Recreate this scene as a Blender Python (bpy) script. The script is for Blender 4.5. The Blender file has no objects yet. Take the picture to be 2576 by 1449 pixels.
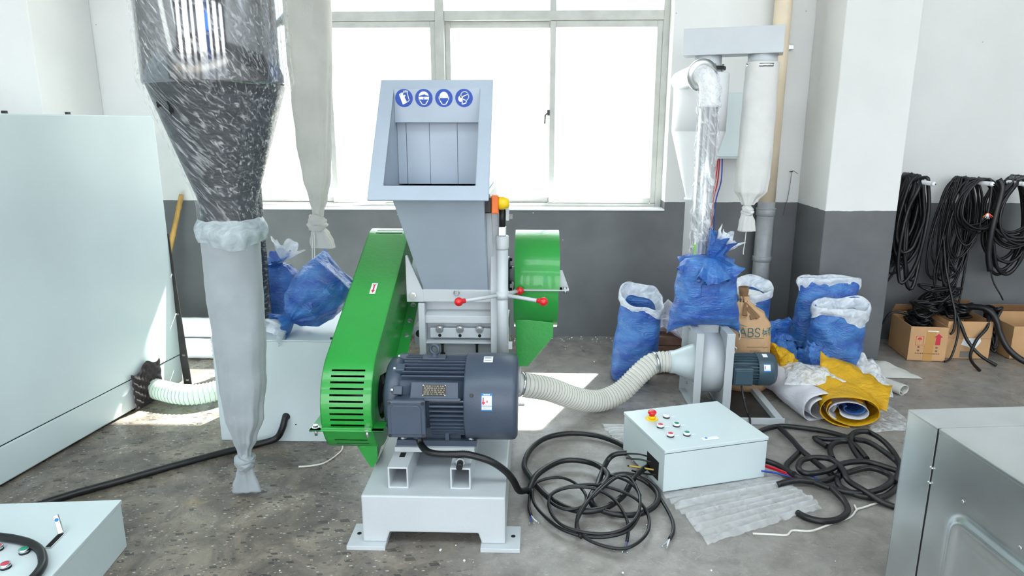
import bpy, bmesh, math, random
from mathutils import Vector, Matrix, noise
from math import sin, cos, pi, radians as R, atan2, sqrt, tan, hypot
random.seed(7)
scn = bpy.context.scene
COL = scn.collection

# ------------------------------------------------------------------ camera
cam = bpy.data.cameras.new('camera'); camo = bpy.data.objects.new('camera', cam); COL.objects.link(camo)
cam.sensor_width = 36.0; cam.lens = 24.22; cam.clip_start = 0.05; cam.clip_end = 300
camo.location = (0, 0, 1.6)
camo.rotation_euler = (R(90 - 13.405), 0, R(1.8))
scn.camera = camo

# ------------------------------------------------------------------ sky, sun, exposure
world = bpy.data.worlds.new('sky'); scn.world = world; world.use_nodes = True
bg = world.node_tree.nodes['Background']
bg.inputs[0].default_value = (0.92, 0.965, 1.0, 1); bg.inputs[1].default_value = 6.6
sun = bpy.data.lights.new('sun', 'SUN'); suno = bpy.data.objects.new('sun', sun); COL.objects.link(suno)
sun.energy = 42.0; sun.angle = R(0.8); sun.color = (1.0, 0.95, 0.87)
SUND = Vector((-.41 * cos(R(48)), -.912 * cos(R(48)), -sin(R(48))))
suno.rotation_euler = SUND.to_track_quat('-Z', 'Y').to_euler()
suno.location = (6, 14, 12)
vs = scn.view_settings
vs.view_transform = 'Standard'; vs.look = 'None'; vs.exposure = 0.05; vs.gamma = 1.0; vs.use_curve_mapping = False
scn.cycles.max_bounces = 10; scn.cycles.transparent_max_bounces = 24
scn.cycles.sample_clamp_indirect = 8.0

# ------------------------------------------------------------------ materials
MATS = {}
def hexc(r, g, b):
    f = lambda c: (c / 255 / 12.92) if c / 255 <= .04045 else ((c / 255 + .055) / 1.055) ** 2.4
    return (f(r), f(g), f(b), 1)
def mat(name, col, rough=.5, metal=0., var=0., vscale=6., bump=0., bscale=60., spec=.5, coat=0., trans=0., alpha=1., sheen=0., stretch=None, col2=None, fac=(.35, .65), detail=4., aniso=0):
    """principled material with object-space noise for colour variation and fine relief"""
    if name in MATS: return MATS[name]
    m = bpy.data.materials.new(name); m.use_nodes = True; MATS[name] = m
    nt = m.node_tree; N = nt.nodes; L = nt.links
    b = N['Principled BSDF']
    if isinstance(col, tuple) and len(col) == 3: col = hexc(*col)
    b.inputs['Base Color'].default_value = col
    b.inputs['Roughness'].default_value = rough; b.inputs['Metallic'].default_value = metal
    b.inputs['Specular IOR Level'].default_value = spec
    b.inputs['Coat Weight'].default_value = coat
    b.inputs['Sheen Weight'].default_value = sheen
    b.inputs['Alpha'].default_value = alpha
    if aniso: b.inputs['Anisotropic'].default_value = aniso
    tc = N.new('ShaderNodeTexCoord'); src = tc.outputs['Object']
    if stretch:
        mp = N.new('ShaderNodeMapping'); mp.inputs['Scale'].default_value = stretch
        L.new(src, mp.inputs['Vector']); src = mp.outputs['Vector']
    if var > 0 or col2:
        n = N.new('ShaderNodeTexNoise'); n.inputs['Scale'].default_value = vscale; n.inputs['Detail'].default_value = detail
        L.new(src, n.inputs['Vector'])
        r = N.new('ShaderNodeValToRGB'); r.color_ramp.elements[0].position = fac[0]; r.color_ramp.elements[1].position = fac[1]
        if col2:
            c2 = hexc(*col2) if len(col2) == 3 else col2
            r.color_ramp.elements[0].color = col; r.color_ramp.elements[1].color = c2
        else:
            r.color_ramp.elements[0].color = tuple(min(1, c * (1 - var)) for c in col[:3]) + (1,)
            r.color_ramp.elements[1].color = tuple(min(1, c * (1 + var)) for c in col[:3]) + (1,)
        L.new(n.outputs['Fac'], r.inputs['Fac']); L.new(r.outputs['Color'], b.inputs['Base Color'])
    if bump > 0:
        n2 = N.new('ShaderNodeTexNoise'); n2.inputs['Scale'].default_value = bscale; n2.inputs['Detail'].default_value = 3
        L.new(src, n2.inputs['Vector'])
        bp = N.new('ShaderNodeBump'); bp.inputs['Strength'].default_value = bump; bp.inputs['Distance'].default_value = .01
        L.new(n2.outputs['Fac'], bp.inputs['Height']); L.new(bp.outputs['Normal'], b.inputs['Normal'])
    if trans:
        t = N.new('ShaderNodeBsdfTranslucent'); t.inputs['Color'].default_value = col
        mx = N.new('ShaderNodeMixShader'); mx.inputs[0].default_value = trans
        L.new(b.outputs[0], mx.inputs[1]); L.new(t.outputs[0], mx.inputs[2]); L.new(mx.outputs[0], N['Material Output'].inputs['Surface'])
    return m
def folds(name, scale=9., strength=.32, dist=.03, st=(1, 1, 2.4)):
    """add crease relief of woven sacking on top of the fine bump"""
    nt = MATS[name].node_tree; N = nt.nodes; L = nt.links; b = N['Principled BSDF']
    tc = N.new('ShaderNodeTexCoord'); n = N.new('ShaderNodeTexNoise'); n.inputs['Scale'].default_value = scale; n.inputs['Detail'].default_value = 5
    n.inputs['Distortion'].default_value = 1.6; n.inputs['Roughness'].default_value = .55; mp = N.new('ShaderNodeMapping'); mp.inputs['Scale'].default_value = st; L.new(tc.outputs['Object'], mp.inputs['Vector']); L.new(mp.outputs['Vector'], n.inputs['Vector'])
    a = N.new('ShaderNodeMath'); a.operation = 'SUBTRACT'; a.inputs[1].default_value = .5; L.new(n.outputs['Fac'], a.inputs[0])
    c = N.new('ShaderNodeMath'); c.operation = 'ABSOLUTE'; L.new(a.outputs[0], c.inputs[0])
    d = N.new('ShaderNodeMath'); d.operation = 'POWER'; d.inputs[1].default_value = .6; L.new(c.outputs[0], d.inputs[0])
    bp = N.new('ShaderNodeBump'); bp.inputs['Strength'].default_value = strength; bp.inputs['Distance'].default_value = dist
    L.new(d.outputs[0], bp.inputs['Height'])
    old = b.inputs['Normal'].links
    if old: L.new(old[0].from_socket, bp.inputs['Normal'])
    L.new(bp.outputs['Normal'], b.inputs['Normal'])
def film(name, amount=.35, col=(.93, .96, 1, 1), streak=(40, 40, 6), rough=.16, lo=.42, hi=.62, bump=.6, scale=6., white=.5, floor=.05, rot=(.2, .5, .35)):
    """clear stretch film: mostly see-through, with glossy creases and milky streaks"""
    m = bpy.data.materials.new(name); m.use_nodes = True; MATS[name] = m
    nt = m.node_tree; N = nt.nodes; L = nt.links
    out = N['Material Output']; b = N['Principled BSDF']
    b.inputs['Base Color'].default_value = col; b.inputs['Roughness'].default_value = rough
    tr = N.new('ShaderNodeBsdfTransparent')
    mx = N.new('ShaderNodeMixShader')
    tc = N.new('ShaderNodeTexCoord'); mp = N.new('ShaderNodeMapping'); mp.inputs['Scale'].default_value = streak
    mp.inputs['Rotation'].default_value = rot
    mp.inputs['Scale'].default_value = (1, 1, 1)
    mp2 = N.new('ShaderNodeMapping'); mp2.inputs['Scale'].default_value = streak
    L.new(tc.outputs['Object'], mp.inputs['Vector']); L.new(mp.outputs['Vector'], mp2.inputs['Vector']); mp = mp2
    n = N.new('ShaderNodeTexNoise'); n.inputs['Scale'].default_value = scale; n.inputs['Detail'].default_value = 6; n.inputs['Distortion'].default_value = 1.2
    L.new(mp.outputs['Vector'], n.inputs['Vector'])
    r = N.new('ShaderNodeMapRange'); r.inputs['From Min'].default_value = lo; r.inputs['From Max'].default_value = hi
    r.inputs['To Min'].default_value = floor; r.inputs['To Max'].default_value = amount
    L.new(n.outputs['Fac'], r.inputs['Value'])
    L.new(r.outputs['Result'], mx.inputs[0])
    bp = N.new('ShaderNodeBump'); bp.inputs['Strength'].default_value = bump; bp.inputs['Distance'].default_value = .02
    L.new(n.outputs['Fac'], bp.inputs['Height']); L.new(bp.outputs['Normal'], b.inputs['Normal'])
    L.new(tr.outputs[0], mx.inputs[1]); L.new(b.outputs[0], mx.inputs[2]); L.new(mx.outputs[0], out.inputs['Surface'])
    return m
def glass(name, refl=.06):
    m = bpy.data.materials.new(name); m.use_nodes = True; MATS[name] = m
    nt = m.node_tree; N = nt.nodes; L = nt.links
    N.remove(N['Principled BSDF'])
    tr = N.new('ShaderNodeBsdfTransparent'); tr.inputs[0].default_value = (.93, .97, .97, 1)
    gl = N.new('ShaderNodeBsdfGlossy'); gl.inputs['Roughness'].default_value = .03
    mx = N.new('ShaderNodeMixShader'); mx.inputs[0].default_value = refl
    L.new(tr.outputs[0], mx.inputs[1]); L.new(gl.outputs[0], mx.inputs[2]); L.new(mx.outputs[0], N['Material Output'].inputs['Surface'])
    return m

# ------------------------------------------------------------------ mesh helpers
def V(*a): return Vector(a)
def spline(pts, n=8, closed=False):
    """Catmull-Rom through the points"""
    P = [Vector(p) for p in pts]; out = []
    k = len(P)
    rng = range(k if closed else k - 1)
    for i in rng:
        if closed: a, b, c, d = P[(i - 1) % k], P[i], P[(i + 1) % k], P[(i + 2) % k]
        else: a, b, c, d = P[max(i - 1, 0)], P[i], P[i + 1], P[min(i + 2, k - 1)]
        for j in range(n):
            t = j / n
            out.append(.5 * ((2 * b) + (c - a) * t + (2 * a - 5 * b + 4 * c - d) * t * t + (3 * b - a - 3 * c + d) * t ** 3))
    if not closed: out.append(P[-1])
    return out
def resample(P, step):
    L = [0]
    for a, b in zip(P, P[1:]): L.append(L[-1] + (b - a).length)
    n = max(2, int(round(L[-1] / step))); out = []; j = 0
    for i in range(n + 1):
        s = L[-1] * i / n
        while j < len(L) - 2 and L[j + 1] < s: j += 1
        d = L[j + 1] - L[j]
        out.append(P[j].lerp(P[j + 1], (s - L[j]) / d if d > 1e-9 else 0))
    return out

class MB:
    def __init__(s): s.v = []; s.f = []; s.sm = []
    def add(s, vs, fs, smooth=False):
        o = len(s.v); s.v += [Vector(p) for p in vs]
        for f in fs: s.f.append([i + o for i in f]); s.sm.append(smooth)
        return s
    def box(s, x0, x1, y0, y1, z0, z1, M=None):
        c = [(x0, y0, z0), (x1, y0, z0), (x1, y1, z0), (x0, y1, z0), (x0, y0, z1), (x1, y0, z1), (x1, y1, z1), (x0, y1, z1)]
        if M is not None: c = [M @ Vector(p) for p in c]
        return s.add(c, [(3, 2, 1, 0), (4, 5, 6, 7), (0, 1, 5, 4), (1, 2, 6, 5), (2, 3, 7, 6), (3, 0, 4, 7)])
    def hexa(s, c):
        return s.add(c, [(3, 2, 1, 0), (4, 5, 6, 7), (0, 1, 5, 4), (1, 2, 6, 5), (2, 3, 7, 6), (3, 0, 4, 7)])
    def prism(s, poly, h0, h1, axis='x', smooth=False):
        """polygon in the plane across the axis, extruded along it. axis x: (y,z); y: (x,z); z: (x,y)"""
        def P(a, b, h): return {'x': (h, a, b), 'y': (a, h, b), 'z': (a, b, h)}[axis]
        n = len(poly)
        vs = [P(a, b, h0) for a, b in poly] + [P(a, b, h1) for a, b in poly]
        s.add(vs, [tuple(range(n))[::-1], tuple(range(n, 2 * n))])
        o = len(s.v) - 2 * n
        for i in range(n):
            j = (i + 1) % n
            s.f.append([o + i, o + j, o + n + j, o + n + i]); s.sm.append(smooth)
        return s
    def ring(s, c, ax, r, seg, ux=None):
        ax = Vector(ax).normalized()
        if ux is None: ux = ax.orthogonal().normalized()
        uy = ax.cross(ux).normalized()
        return [Vector(c) + ux * (r * cos(2 * pi * i / seg)) + uy * (r * sin(2 * pi * i / seg)) for i in range(seg)]
    def cyl(s, a, b, r0, r1=None, seg=16, caps=True, smooth=True):
        a, b = Vector(a), Vector(b); r1 = r0 if r1 is None else r1
        ax = (b - a).normalized(); ux = ax.orthogonal().normalized()
        A = s.ring(a, ax, r0, seg, ux); B = s.ring(b, ax, r1, seg, ux); o = len(s.v)
        s.v += A + B
        for i in range(seg):
            j = (i + 1) % seg; s.f.append([o + i, o + j, o + seg + j, o + seg + i]); s.sm.append(smooth)
        if caps:
            s.f.append([o + i for i in range(seg)][::-1]); s.sm.append(False)
            s.f.append([o + seg + i for i in range(seg)]); s.sm.append(False)
        return s
    def lathe(s, prof, c=(0, 0, 0), ax=(0, 0, 1), seg=24, smooth=True, caps=True):
        """profile: (radius, height along the axis)"""
        ax = Vector(ax).normalized(); ux = ax.orthogonal().normalized(); o = len(s.v); n = len(prof)
        for r, h in prof: s.v += s.ring(Vector(c) + ax * h, ax, max(r, 1e-4), seg, ux)
        for k in range(n - 1):
            for i in range(seg):
                j = (i + 1) % seg
                s.f.append([o + k * seg + i, o + k * seg + j, o + (k + 1) * seg + j, o + (k + 1) * seg + i]); s.sm.append(smooth)
        if caps:
            s.f.append([o + i for i in range(seg)][::-1]); s.sm.append(False)
            s.f.append([o + (n - 1) * seg + i for i in range(seg)]); s.sm.append(False)
        return s
    def sphere(s, c, r, seg=14, rings=9, sc=(1, 1, 1)):
        o = len(s.v); c = Vector(c)
        for k in range(rings + 1):
            a = pi * k / rings; a = min(max(a, .02), pi - .02)
            for i in range(seg):
                t = 2 * pi * i / seg
                s.v.append(c + Vector((r * sc[0] * sin(a) * cos(t), r * sc[1] * sin(a) * sin(t), -r * sc[2] * cos(a))))
        for k in range(rings):
            for i in range(seg):
                j = (i + 1) % seg
                s.f.append([o + k * seg + i, o + k * seg + j, o + (k + 1) * seg + j, o + (k + 1) * seg + i]); s.sm.append(True)
        s.f.append([o + i for i in range(seg)][::-1]); s.sm.append(True)
        s.f.append([o + rings * seg + i for i in range(seg)]); s.sm.append(True)
        return s
    def tube(s, P, r, seg=8, caps=True, smooth=True, closed=False):
        """sweep a circle along points; r is a number or a function of index"""
        P = [Vector(p) for p in P]; n = len(P); o = len(s.v)
        up = None
        for i, p in enumerate(P):
            a = P[(i - 1) % n] if closed else P[max(i - 1, 0)]; b = P[(i + 1) % n] if closed else P[min(i + 1, n - 1)]
            t = (b - a)
            t = t.normalized() if t.length > 1e-9 else Vector((0, 0, 1))
            if up is None: up = t.orthogonal().normalized()
            else:
                up = up - t * up.dot(t)
                up = up.normalized() if up.length > 1e-6 else t.orthogonal().normalized()
            w = t.cross(up); rr = r(i) if callable(r) else r
            s.v += [p + up * (rr * cos(2 * pi * k / seg)) + w * (rr * sin(2 * pi * k / seg)) for k in range(seg)]
        for i in range(n if closed else n - 1):
            i2 = (i + 1) % n
            for k in range(seg):
                j = (k + 1) % seg
                s.f.append([o + i * seg + k, o + i * seg + j, o + i2 * seg + j, o + i2 * seg + k]); s.sm.append(smooth)
        if caps and not closed:
            s.f.append([o + k for k in range(seg)][::-1]); s.sm.append(False)
            s.f.append([o + (n - 1) * seg + k for k in range(seg)]); s.sm.append(False)
        return s
    def grid(s, rows, smooth=True, wrap=False):
        o = len(s.v); n = len(rows[0])
        for r in rows: s.v += [Vector(p) for p in r]
        for k in range(len(rows) - 1):
            for i in range(n if wrap else n - 1):
                j = (i + 1) % n
                s.f.append([o + k * n + i, o + k * n + j, o + (k + 1) * n + j, o + (k + 1) * n + i]); s.sm.append(smooth)
        return s
    def torus(s, c, ax, R_, r, seg=20, sub=8, a0=0., a1=2 * pi):
        ax = Vector(ax).normalized(); ux = ax.orthogonal().normalized(); uy = ax.cross(ux)
        full = abs(a1 - a0 - 2 * pi) < 1e-6
        n = seg if full else seg + 1
        P = [Vector(c) + ux * (R_ * cos(a0 + (a1 - a0) * i / seg)) + uy * (R_ * sin(a0 + (a1 - a0) * i / seg)) for i in range(n)]
        return s.tube(P, r, sub, closed=full)
    def xf(s, M):
        s.v = [M @ p for p in s.v]; return s
    def mesh(s, name):
        me = bpy.data.meshes.new(name)
        me.from_pydata([tuple(p) for p in s.v], [], s.f)
        me.polygons.foreach_set('use_smooth', s.sm)
        me.update(); return me

ROOTM = {}
def mats_on(o, m):
    if isinstance(m, str): m = MATS[m]
    o.data.materials.append(m)
def part(name, mb, m, parent, bevel=0., world=True, solid=0., subsurf=0, flat_bevel=2):
    """one mesh under a thing or under a part. World coordinates unless world=False (then the root's own)"""
    M = ROOTM[parent.name]
    if world:
        inv = M.inverted(); mb.v = [inv @ p for p in mb.v]
    me = mb.mesh(name); o = bpy.data.objects.new(name, me); COL.objects.link(o)
    o.parent = parent; mats_on(o, m); ROOTM[o.name] = M
    mods(o, bevel, solid, subsurf, flat_bevel); return o
def mods(o, bevel, solid, subsurf, seg=2):
    if solid:
        md = o.modifiers.new('solid', 'SOLIDIFY'); md.thickness = solid; md.offset = 0
    if bevel:
        md = o.modifiers.new('bevel', 'BEVEL'); md.width = bevel; md.segments = seg; md.limit_method = 'ANGLE'; md.angle_limit = R(35)
        md.harden_normals = False
    if subsurf:
        md = o.modifiers.new('sub', 'SUBSURF'); md.levels = subsurf; md.render_levels = subsurf
def tag(o, label, cat, group=None, kind=None):
    if label: o['label'] = label
    if cat: o['category'] = cat
    if group: o['group'] = group
    if kind: o['kind'] = kind
    return o
def thing(name, label, cat, loc=(0, 0, 0), rz=0., group=None, rot=None):
    o = bpy.data.objects.new(name, None); COL.objects.link(o); o.empty_display_size = .1
    o.location = loc; o.rotation_euler = rot or (0, 0, rz)
    ROOTM[o.name] = Matrix.Translation(Vector(loc)) @ o.rotation_euler.to_matrix().to_4x4()
    return tag(o, label, cat, group)
def solo(name, mb, m, label, cat, group=None, bevel=0., solid=0., subsurf=0, kind=None):
    """a thing that is one mesh; its origin goes to the middle of its base"""
    xs = [p.x for p in mb.v]; ys = [p.y for p in mb.v]; zs = [p.z for p in mb.v]
    c = Vector(((min(xs) + max(xs)) / 2, (min(ys) + max(ys)) / 2, min(zs)))
    mb.v = [p - c for p in mb.v]
    o = bpy.data.objects.new(name, mb.mesh(name)); COL.objects.link(o); o.location = c; mats_on(o, m)
    ROOTM[o.name] = Matrix.Translation(c)
    mods(o, bevel, solid, subsurf); return tag(o, label, cat, group, kind)
def struct(name, mb, m, label=None, bevel=0.):
    o = bpy.data.objects.new(name, mb.mesh(name)); COL.objects.link(o); mats_on(o, m)
    ROOTM[o.name] = Matrix.Identity(4); mods(o, bevel, 0, 0)
    return tag(o, label, None, None, 'structure')
def sub(name, o, parent):
    """a linked copy (shares mesh data) of a part under another parent"""
    c = o.copy(); COL.objects.link(c); c.parent = parent; c.name = name; ROOTM[c.name] = ROOTM[parent.name]; return c
def bolt_mb(c, ax, r=.011, h=.008, washer=True):
    m = MB(); c = Vector(c); ax = Vector(ax).normalized()
    if washer: m.cyl(c, c + ax * .002, r * 1.35, seg=14)
    m.cyl(c + ax * .002, c + ax * (.002 + h), r, seg=6, smooth=False)
    return m

# ------------------------------------------------------------------ shared materials
mat('pale_cabinet', (206, 219, 222), .32, var=.03, vscale=2, bump=.02, bscale=200)
mat('machine_grey', (190, 196, 201), .38, var=.03, vscale=5, bump=.05, bscale=90)
mat('hopper_grey', (162, 174, 188), .42, var=.03, vscale=5, bump=.06, bscale=120)
mat('green', (42, 150, 62), .30, var=.05, vscale=4, bump=.10, bscale=70, coat=.3)
mat('green_dark_inside', (14, 40, 18), .6)
mat('motor', (68, 79, 96), .36, var=.06, vscale=8, bump=.08, bscale=120)
mat('motor_teal', (63, 84, 98), .36, var=.06, vscale=8, bump=.08, bscale=120)
mat('black_plastic', (24, 26, 30), .45)
mat('rubber', (30, 31, 34), .5, var=.15, vscale=20)
mat('cable', (21, 22, 25), .38, var=.2, vscale=15)
mat('red_plastic', (214, 28, 36), .25, coat=.3)
mat('chrome', (215, 218, 222), .18, metal=1.)
mat('zinc', (205, 208, 210), .35, metal=1.)
mat('steel_bar', (62, 60, 60), .5, metal=.3, var=.2, vscale=14)
mat('galv', (206, 212, 214), .26, metal=.9, var=.06, vscale=9, bump=.02, bscale=30, detail=8)
mat('white_plastic', (232, 234, 238), .4)
mat('blue_sack', (20, 78, 168), .33, col2=(62, 128, 200), fac=(.38, .66), vscale=7, bump=.3, bscale=50, spec=.8, sheen=.08, trans=.05, stretch=(1, 1, 2.2), detail=6)  # second tone paints dark folds and bright sheen streaks into the blue
folds('blue_sack', 8., .45)
film('liner', .85, col=(.84, .90, .97, 1), streak=(7, 7, 12), lo=.30, hi=.66, scale=2.2, bump=.45, floor=.50, rough=.24)
mat('kraft', (196, 160, 122), .75, var=.07, vscale=14, bump=.25, bscale=30)
mat('kraft_dark', (128, 98, 68), .75, var=.12, vscale=14, bump=.25, bscale=30)
mat('cardboard', (196, 155, 112), .8, var=.05, vscale=8, bump=.06, bscale=90)
mat('cardboard_in', (140, 104, 72), .85, var=.06, vscale=8)
mat('grey_cloth', (150, 158, 163), .85, var=.06, vscale=7, bump=.15, bscale=260, sheen=.3)
mat('white_cloth', (214, 212, 206), .88, var=.08, vscale=5, bump=.2, bscale=200, sheen=.3, trans=.18)
mat('knit', (226, 226, 224), .85, var=.04, vscale=9, bump=.2, bscale=120, trans=.12)
mat('hose_white', (240, 238, 232), .38, var=.03, vscale=12, trans=.3, spec=.6)
mat('hose_clear', (222, 236, 230), .22, var=.03, vscale=12, trans=.4, spec=.6)
mat('hose_wire', (168, 168, 160), .4)
mat('yellow_fabric', (222, 172, 22), .42, var=.10, vscale=10, bump=.35, bscale=26, trans=.12)
folds('yellow_fabric', 7, .45)
mat('white_fabric', (224, 224, 234), .5, var=.03, vscale=10, bump=.3, bscale=24, trans=.12)
folds('white_fabric', 6)
mat('bamboo', (192, 152, 84), .5, var=.16, vscale=30, stretch=(1, 1, .12))
mat('white_wire', (226, 224, 218), .5)
mat('paper_white', (236, 240, 242), .6)
mat('ink_blue', (18, 66, 160), .5)
mat('ink_label_blue', (26, 120, 190), .5)
mat('ink_red', (196, 44, 66), .6)
mat('ink_green', (60, 116, 122), .7)
mat('ink_grey', (120, 116, 112), .6)
mat('ink_brown', (128, 96, 70), .7)
mat('tape', (186, 138, 70), .3, coat=.3, spec=.6)
mat('nameplate', (62, 58, 54), .38, metal=.6)
mat('name_ink', (158, 152, 138), .4, metal=.5)
mat('orange', (238, 118, 44), .4)
mat('yellow_plastic', (242, 204, 26), .35)
mat('btn_green', (16, 146, 116), .35)
mat('btn_red', (206, 60, 84), .35)
mat('btn_lens', (214, 218, 230), .2)
mat('red_wire', (190, 24, 44), .45); mat('blue_wire', (40, 74, 170), .45); mat('gold_wire', (186, 160, 70), .45)
mat('copper', (200, 110, 70), .35, metal=1.)
mat('window_frame', (186, 187, 183), .5, var=.08, vscale=10, bump=.1, bscale=60)
mat('pellets', (236, 240, 240), .5, bump=.8, bscale=160)
mat('foam', (52, 47, 49), .9)
mat('pvc_clear', (150, 154, 158), .3, var=.1, vscale=12)
mat('pvc_cream', (224, 208, 184), .4, var=.06, vscale=6)
mat('brick_dust', (122, 92, 78), .85, var=.15, vscale=20, bump=.3, bscale=40)
mat('dark_void', (10, 10, 11), .9)
mat('blue_door', (24, 96, 196), .4)
glass('pane_glass')

def floor_material():
    m = bpy.data.materials.new('floor_concrete'); m.use_nodes = True; MATS['floor_concrete'] = m
    nt = m.node_tree; N = nt.nodes; L = nt.links; b = N['Principled BSDF']
    tc = N.new('ShaderNodeTexCoord'); P = tc.outputs['Object']
    def nz(scale, detail=5, dist=0., rough=.6, st=None):
        n = N.new('ShaderNodeTexNoise'); n.inputs['Scale'].default_value = scale; n.inputs['Detail'].default_value = detail
        n.inputs['Distortion'].default_value = dist; n.inputs['Roughness'].default_value = rough
        if st:
            mp = N.new('ShaderNodeMapping'); mp.inputs['Scale'].default_value = st[0]; mp.inputs['Rotation'].default_value = (0, 0, st[1]); L.new(P, mp.inputs['Vector']); L.new(mp.outputs['Vector'], n.inputs['Vector'])
        else: L.new(P, n.inputs['Vector'])
        return n.outputs['Fac']
    def ramp(fac, stops):
        r = N.new('ShaderNodeValToRGB'); e = r.color_ramp.elements
        while len(e) < len(stops): e.new(.5)
        for k, (p, c) in enumerate(stops): e[k].position = p; e[k].color = c if len(c) == 4 else hexc(*c)
        L.new(fac, r.inputs['Fac']); return r.outputs['Color']
    def mix(f, a, c, mode='MIX'):
        x = N.new('ShaderNodeMix'); x.data_type = 'RGBA'; x.blend_type = mode
        if isinstance(f, float): x.inputs['Factor'].default_value = f
        else: L.new(f, x.inputs['Factor'])
        L.new(a, x.inputs['A']) if not isinstance(a, tuple) else x.inputs['A'].__setattr__('default_value', a)
        L.new(c, x.inputs['B']) if not isinstance(c, tuple) else x.inputs['B'].__setattr__('default_value', c)
        return x.outputs['Result']
    sep = N.new('ShaderNodeSeparateXYZ'); L.new(P, sep.inputs[0])
    def rng(v, a, c, lo=0., hi=1.):
        r = N.new('ShaderNodeMapRange'); r.interpolation_type = 'SMOOTHSTEP'
        r.inputs['From Min'].default_value = a; r.inputs['From Max'].default_value = c; r.inputs['To Min'].default_value = lo; r.inputs['To Max'].default_value = hi
        L.new(v, r.inputs['Value']); return r.outputs['Result']
    def math_(op, a, c):
        x = N.new('ShaderNodeMath'); x.operation = op
        for k, v in enumerate((a, c)):
            if isinstance(v, (int, float)): x.inputs[k].default_value = v
            else: L.new(v, x.inputs[k])
        return x.outputs[0]
    fine = nz(9, 8, .3, .7)
    base = ramp(fine, [(.25, (112, 109, 106)), (.5, (144, 140, 136)), (.75, (166, 163, 158))])
    # old brown worn area on the left of the bay, cleaner grey screed to the right (its edge wanders)
    big = nz(1.1, 4, .6)
    wander = math_('ADD', sep.outputs['X'], math_('MULTIPLY', math_('SUBTRACT', big, .5), 2.2))
    oldf = rng(wander, -.05, -.75)
    old = ramp(nz(5, 8, .8, .72), [(.28, (66, 60, 55)), (.46, (104, 96, 88)), (.60, (136, 126, 113)), (.78, (170, 161, 148))])
    c = mix(oldf, base, old)
    # ochre mottling, oily dark smears
    c = mix(math_('MULTIPLY', rng(nz(3.2, 6, 1.2), .58, .70, 0, .5), oldf), c, hexc(158, 138, 104))
    smear = rng(nz(1.1, 8, .35, .62, ((1, 1.5, 1), .5)), .54, .74, 0, .5)
    c = mix(smear, c, hexc(66, 62, 60))
    grey_wash = rng(nz(2.3, 8, .3, .65), .56, .76, 0, .4)
    c = mix(grey_wash, c, hexc(176, 178, 184))
    # stone flakes showing in the worn screed
    def flakes(scale, thr, colour, c, f):
        mp = N.new('ShaderNodeMapping'); mp.inputs['Scale'].default_value = (1, 1.9, 1); mp.inputs['Rotation'].default_value = (0, 0, .45); L.new(P, mp.inputs['Vector'])
        v = N.new('ShaderNodeTexVoronoi'); v.inputs['Scale'].default_value = scale; v.distance = 'MANHATTAN'; v.inputs['Randomness'].default_value = 1
        L.new(mp.outputs['Vector'], v.inputs['Vector'])
        sc = N.new('ShaderNodeSeparateColor'); L.new(v.outputs['Color'], sc.inputs[0])
        on = math_('MULTIPLY', math_('GREATER_THAN', sc.outputs[0], thr), math_('LESS_THAN', v.outputs['Distance'], math_('MULTIPLY', sc.outputs[1], .58)))
        return mix(math_('MULTIPLY', on, f), c, hexc(*colour))
    c = flakes(17, .45, (50, 47, 45), c, math_('MULTIPLY', oldf, .85))
    c = flakes(27, .55, (60, 56, 54), c, math_('MULTIPLY', oldf, .8))
    c = flakes(46, .55, (84, 78, 74), c, math_('MULTIPLY', oldf, .6))
    c = flakes(60, .72, (206, 202, 194), c, math_('ADD', math_('MULTIPLY', oldf, .45), .22))
    # one long crack
    L.new(c, b.inputs['Base Color'])
    rr = N.new('ShaderNodeMapRange'); rr.inputs['From Min'].default_value = .35; rr.inputs['From Max'].default_value = .65
    rr.inputs['To Min'].default_value = .16; rr.inputs['To Max'].default_value = .46
    L.new(nz(2.6, 6, .8), rr.inputs['Value']); L.new(rr.outputs['Result'], b.inputs['Roughness'])
    bp = N.new('ShaderNodeBump'); bp.inputs['Strength'].default_value = .22; bp.inputs['Distance'].default_value = .012
    L.new(nz(30, 8, .2, .75), bp.inputs['Height']); L.new(bp.outputs['Normal'], b.inputs['Normal'])
    return m
floor_material()

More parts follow.
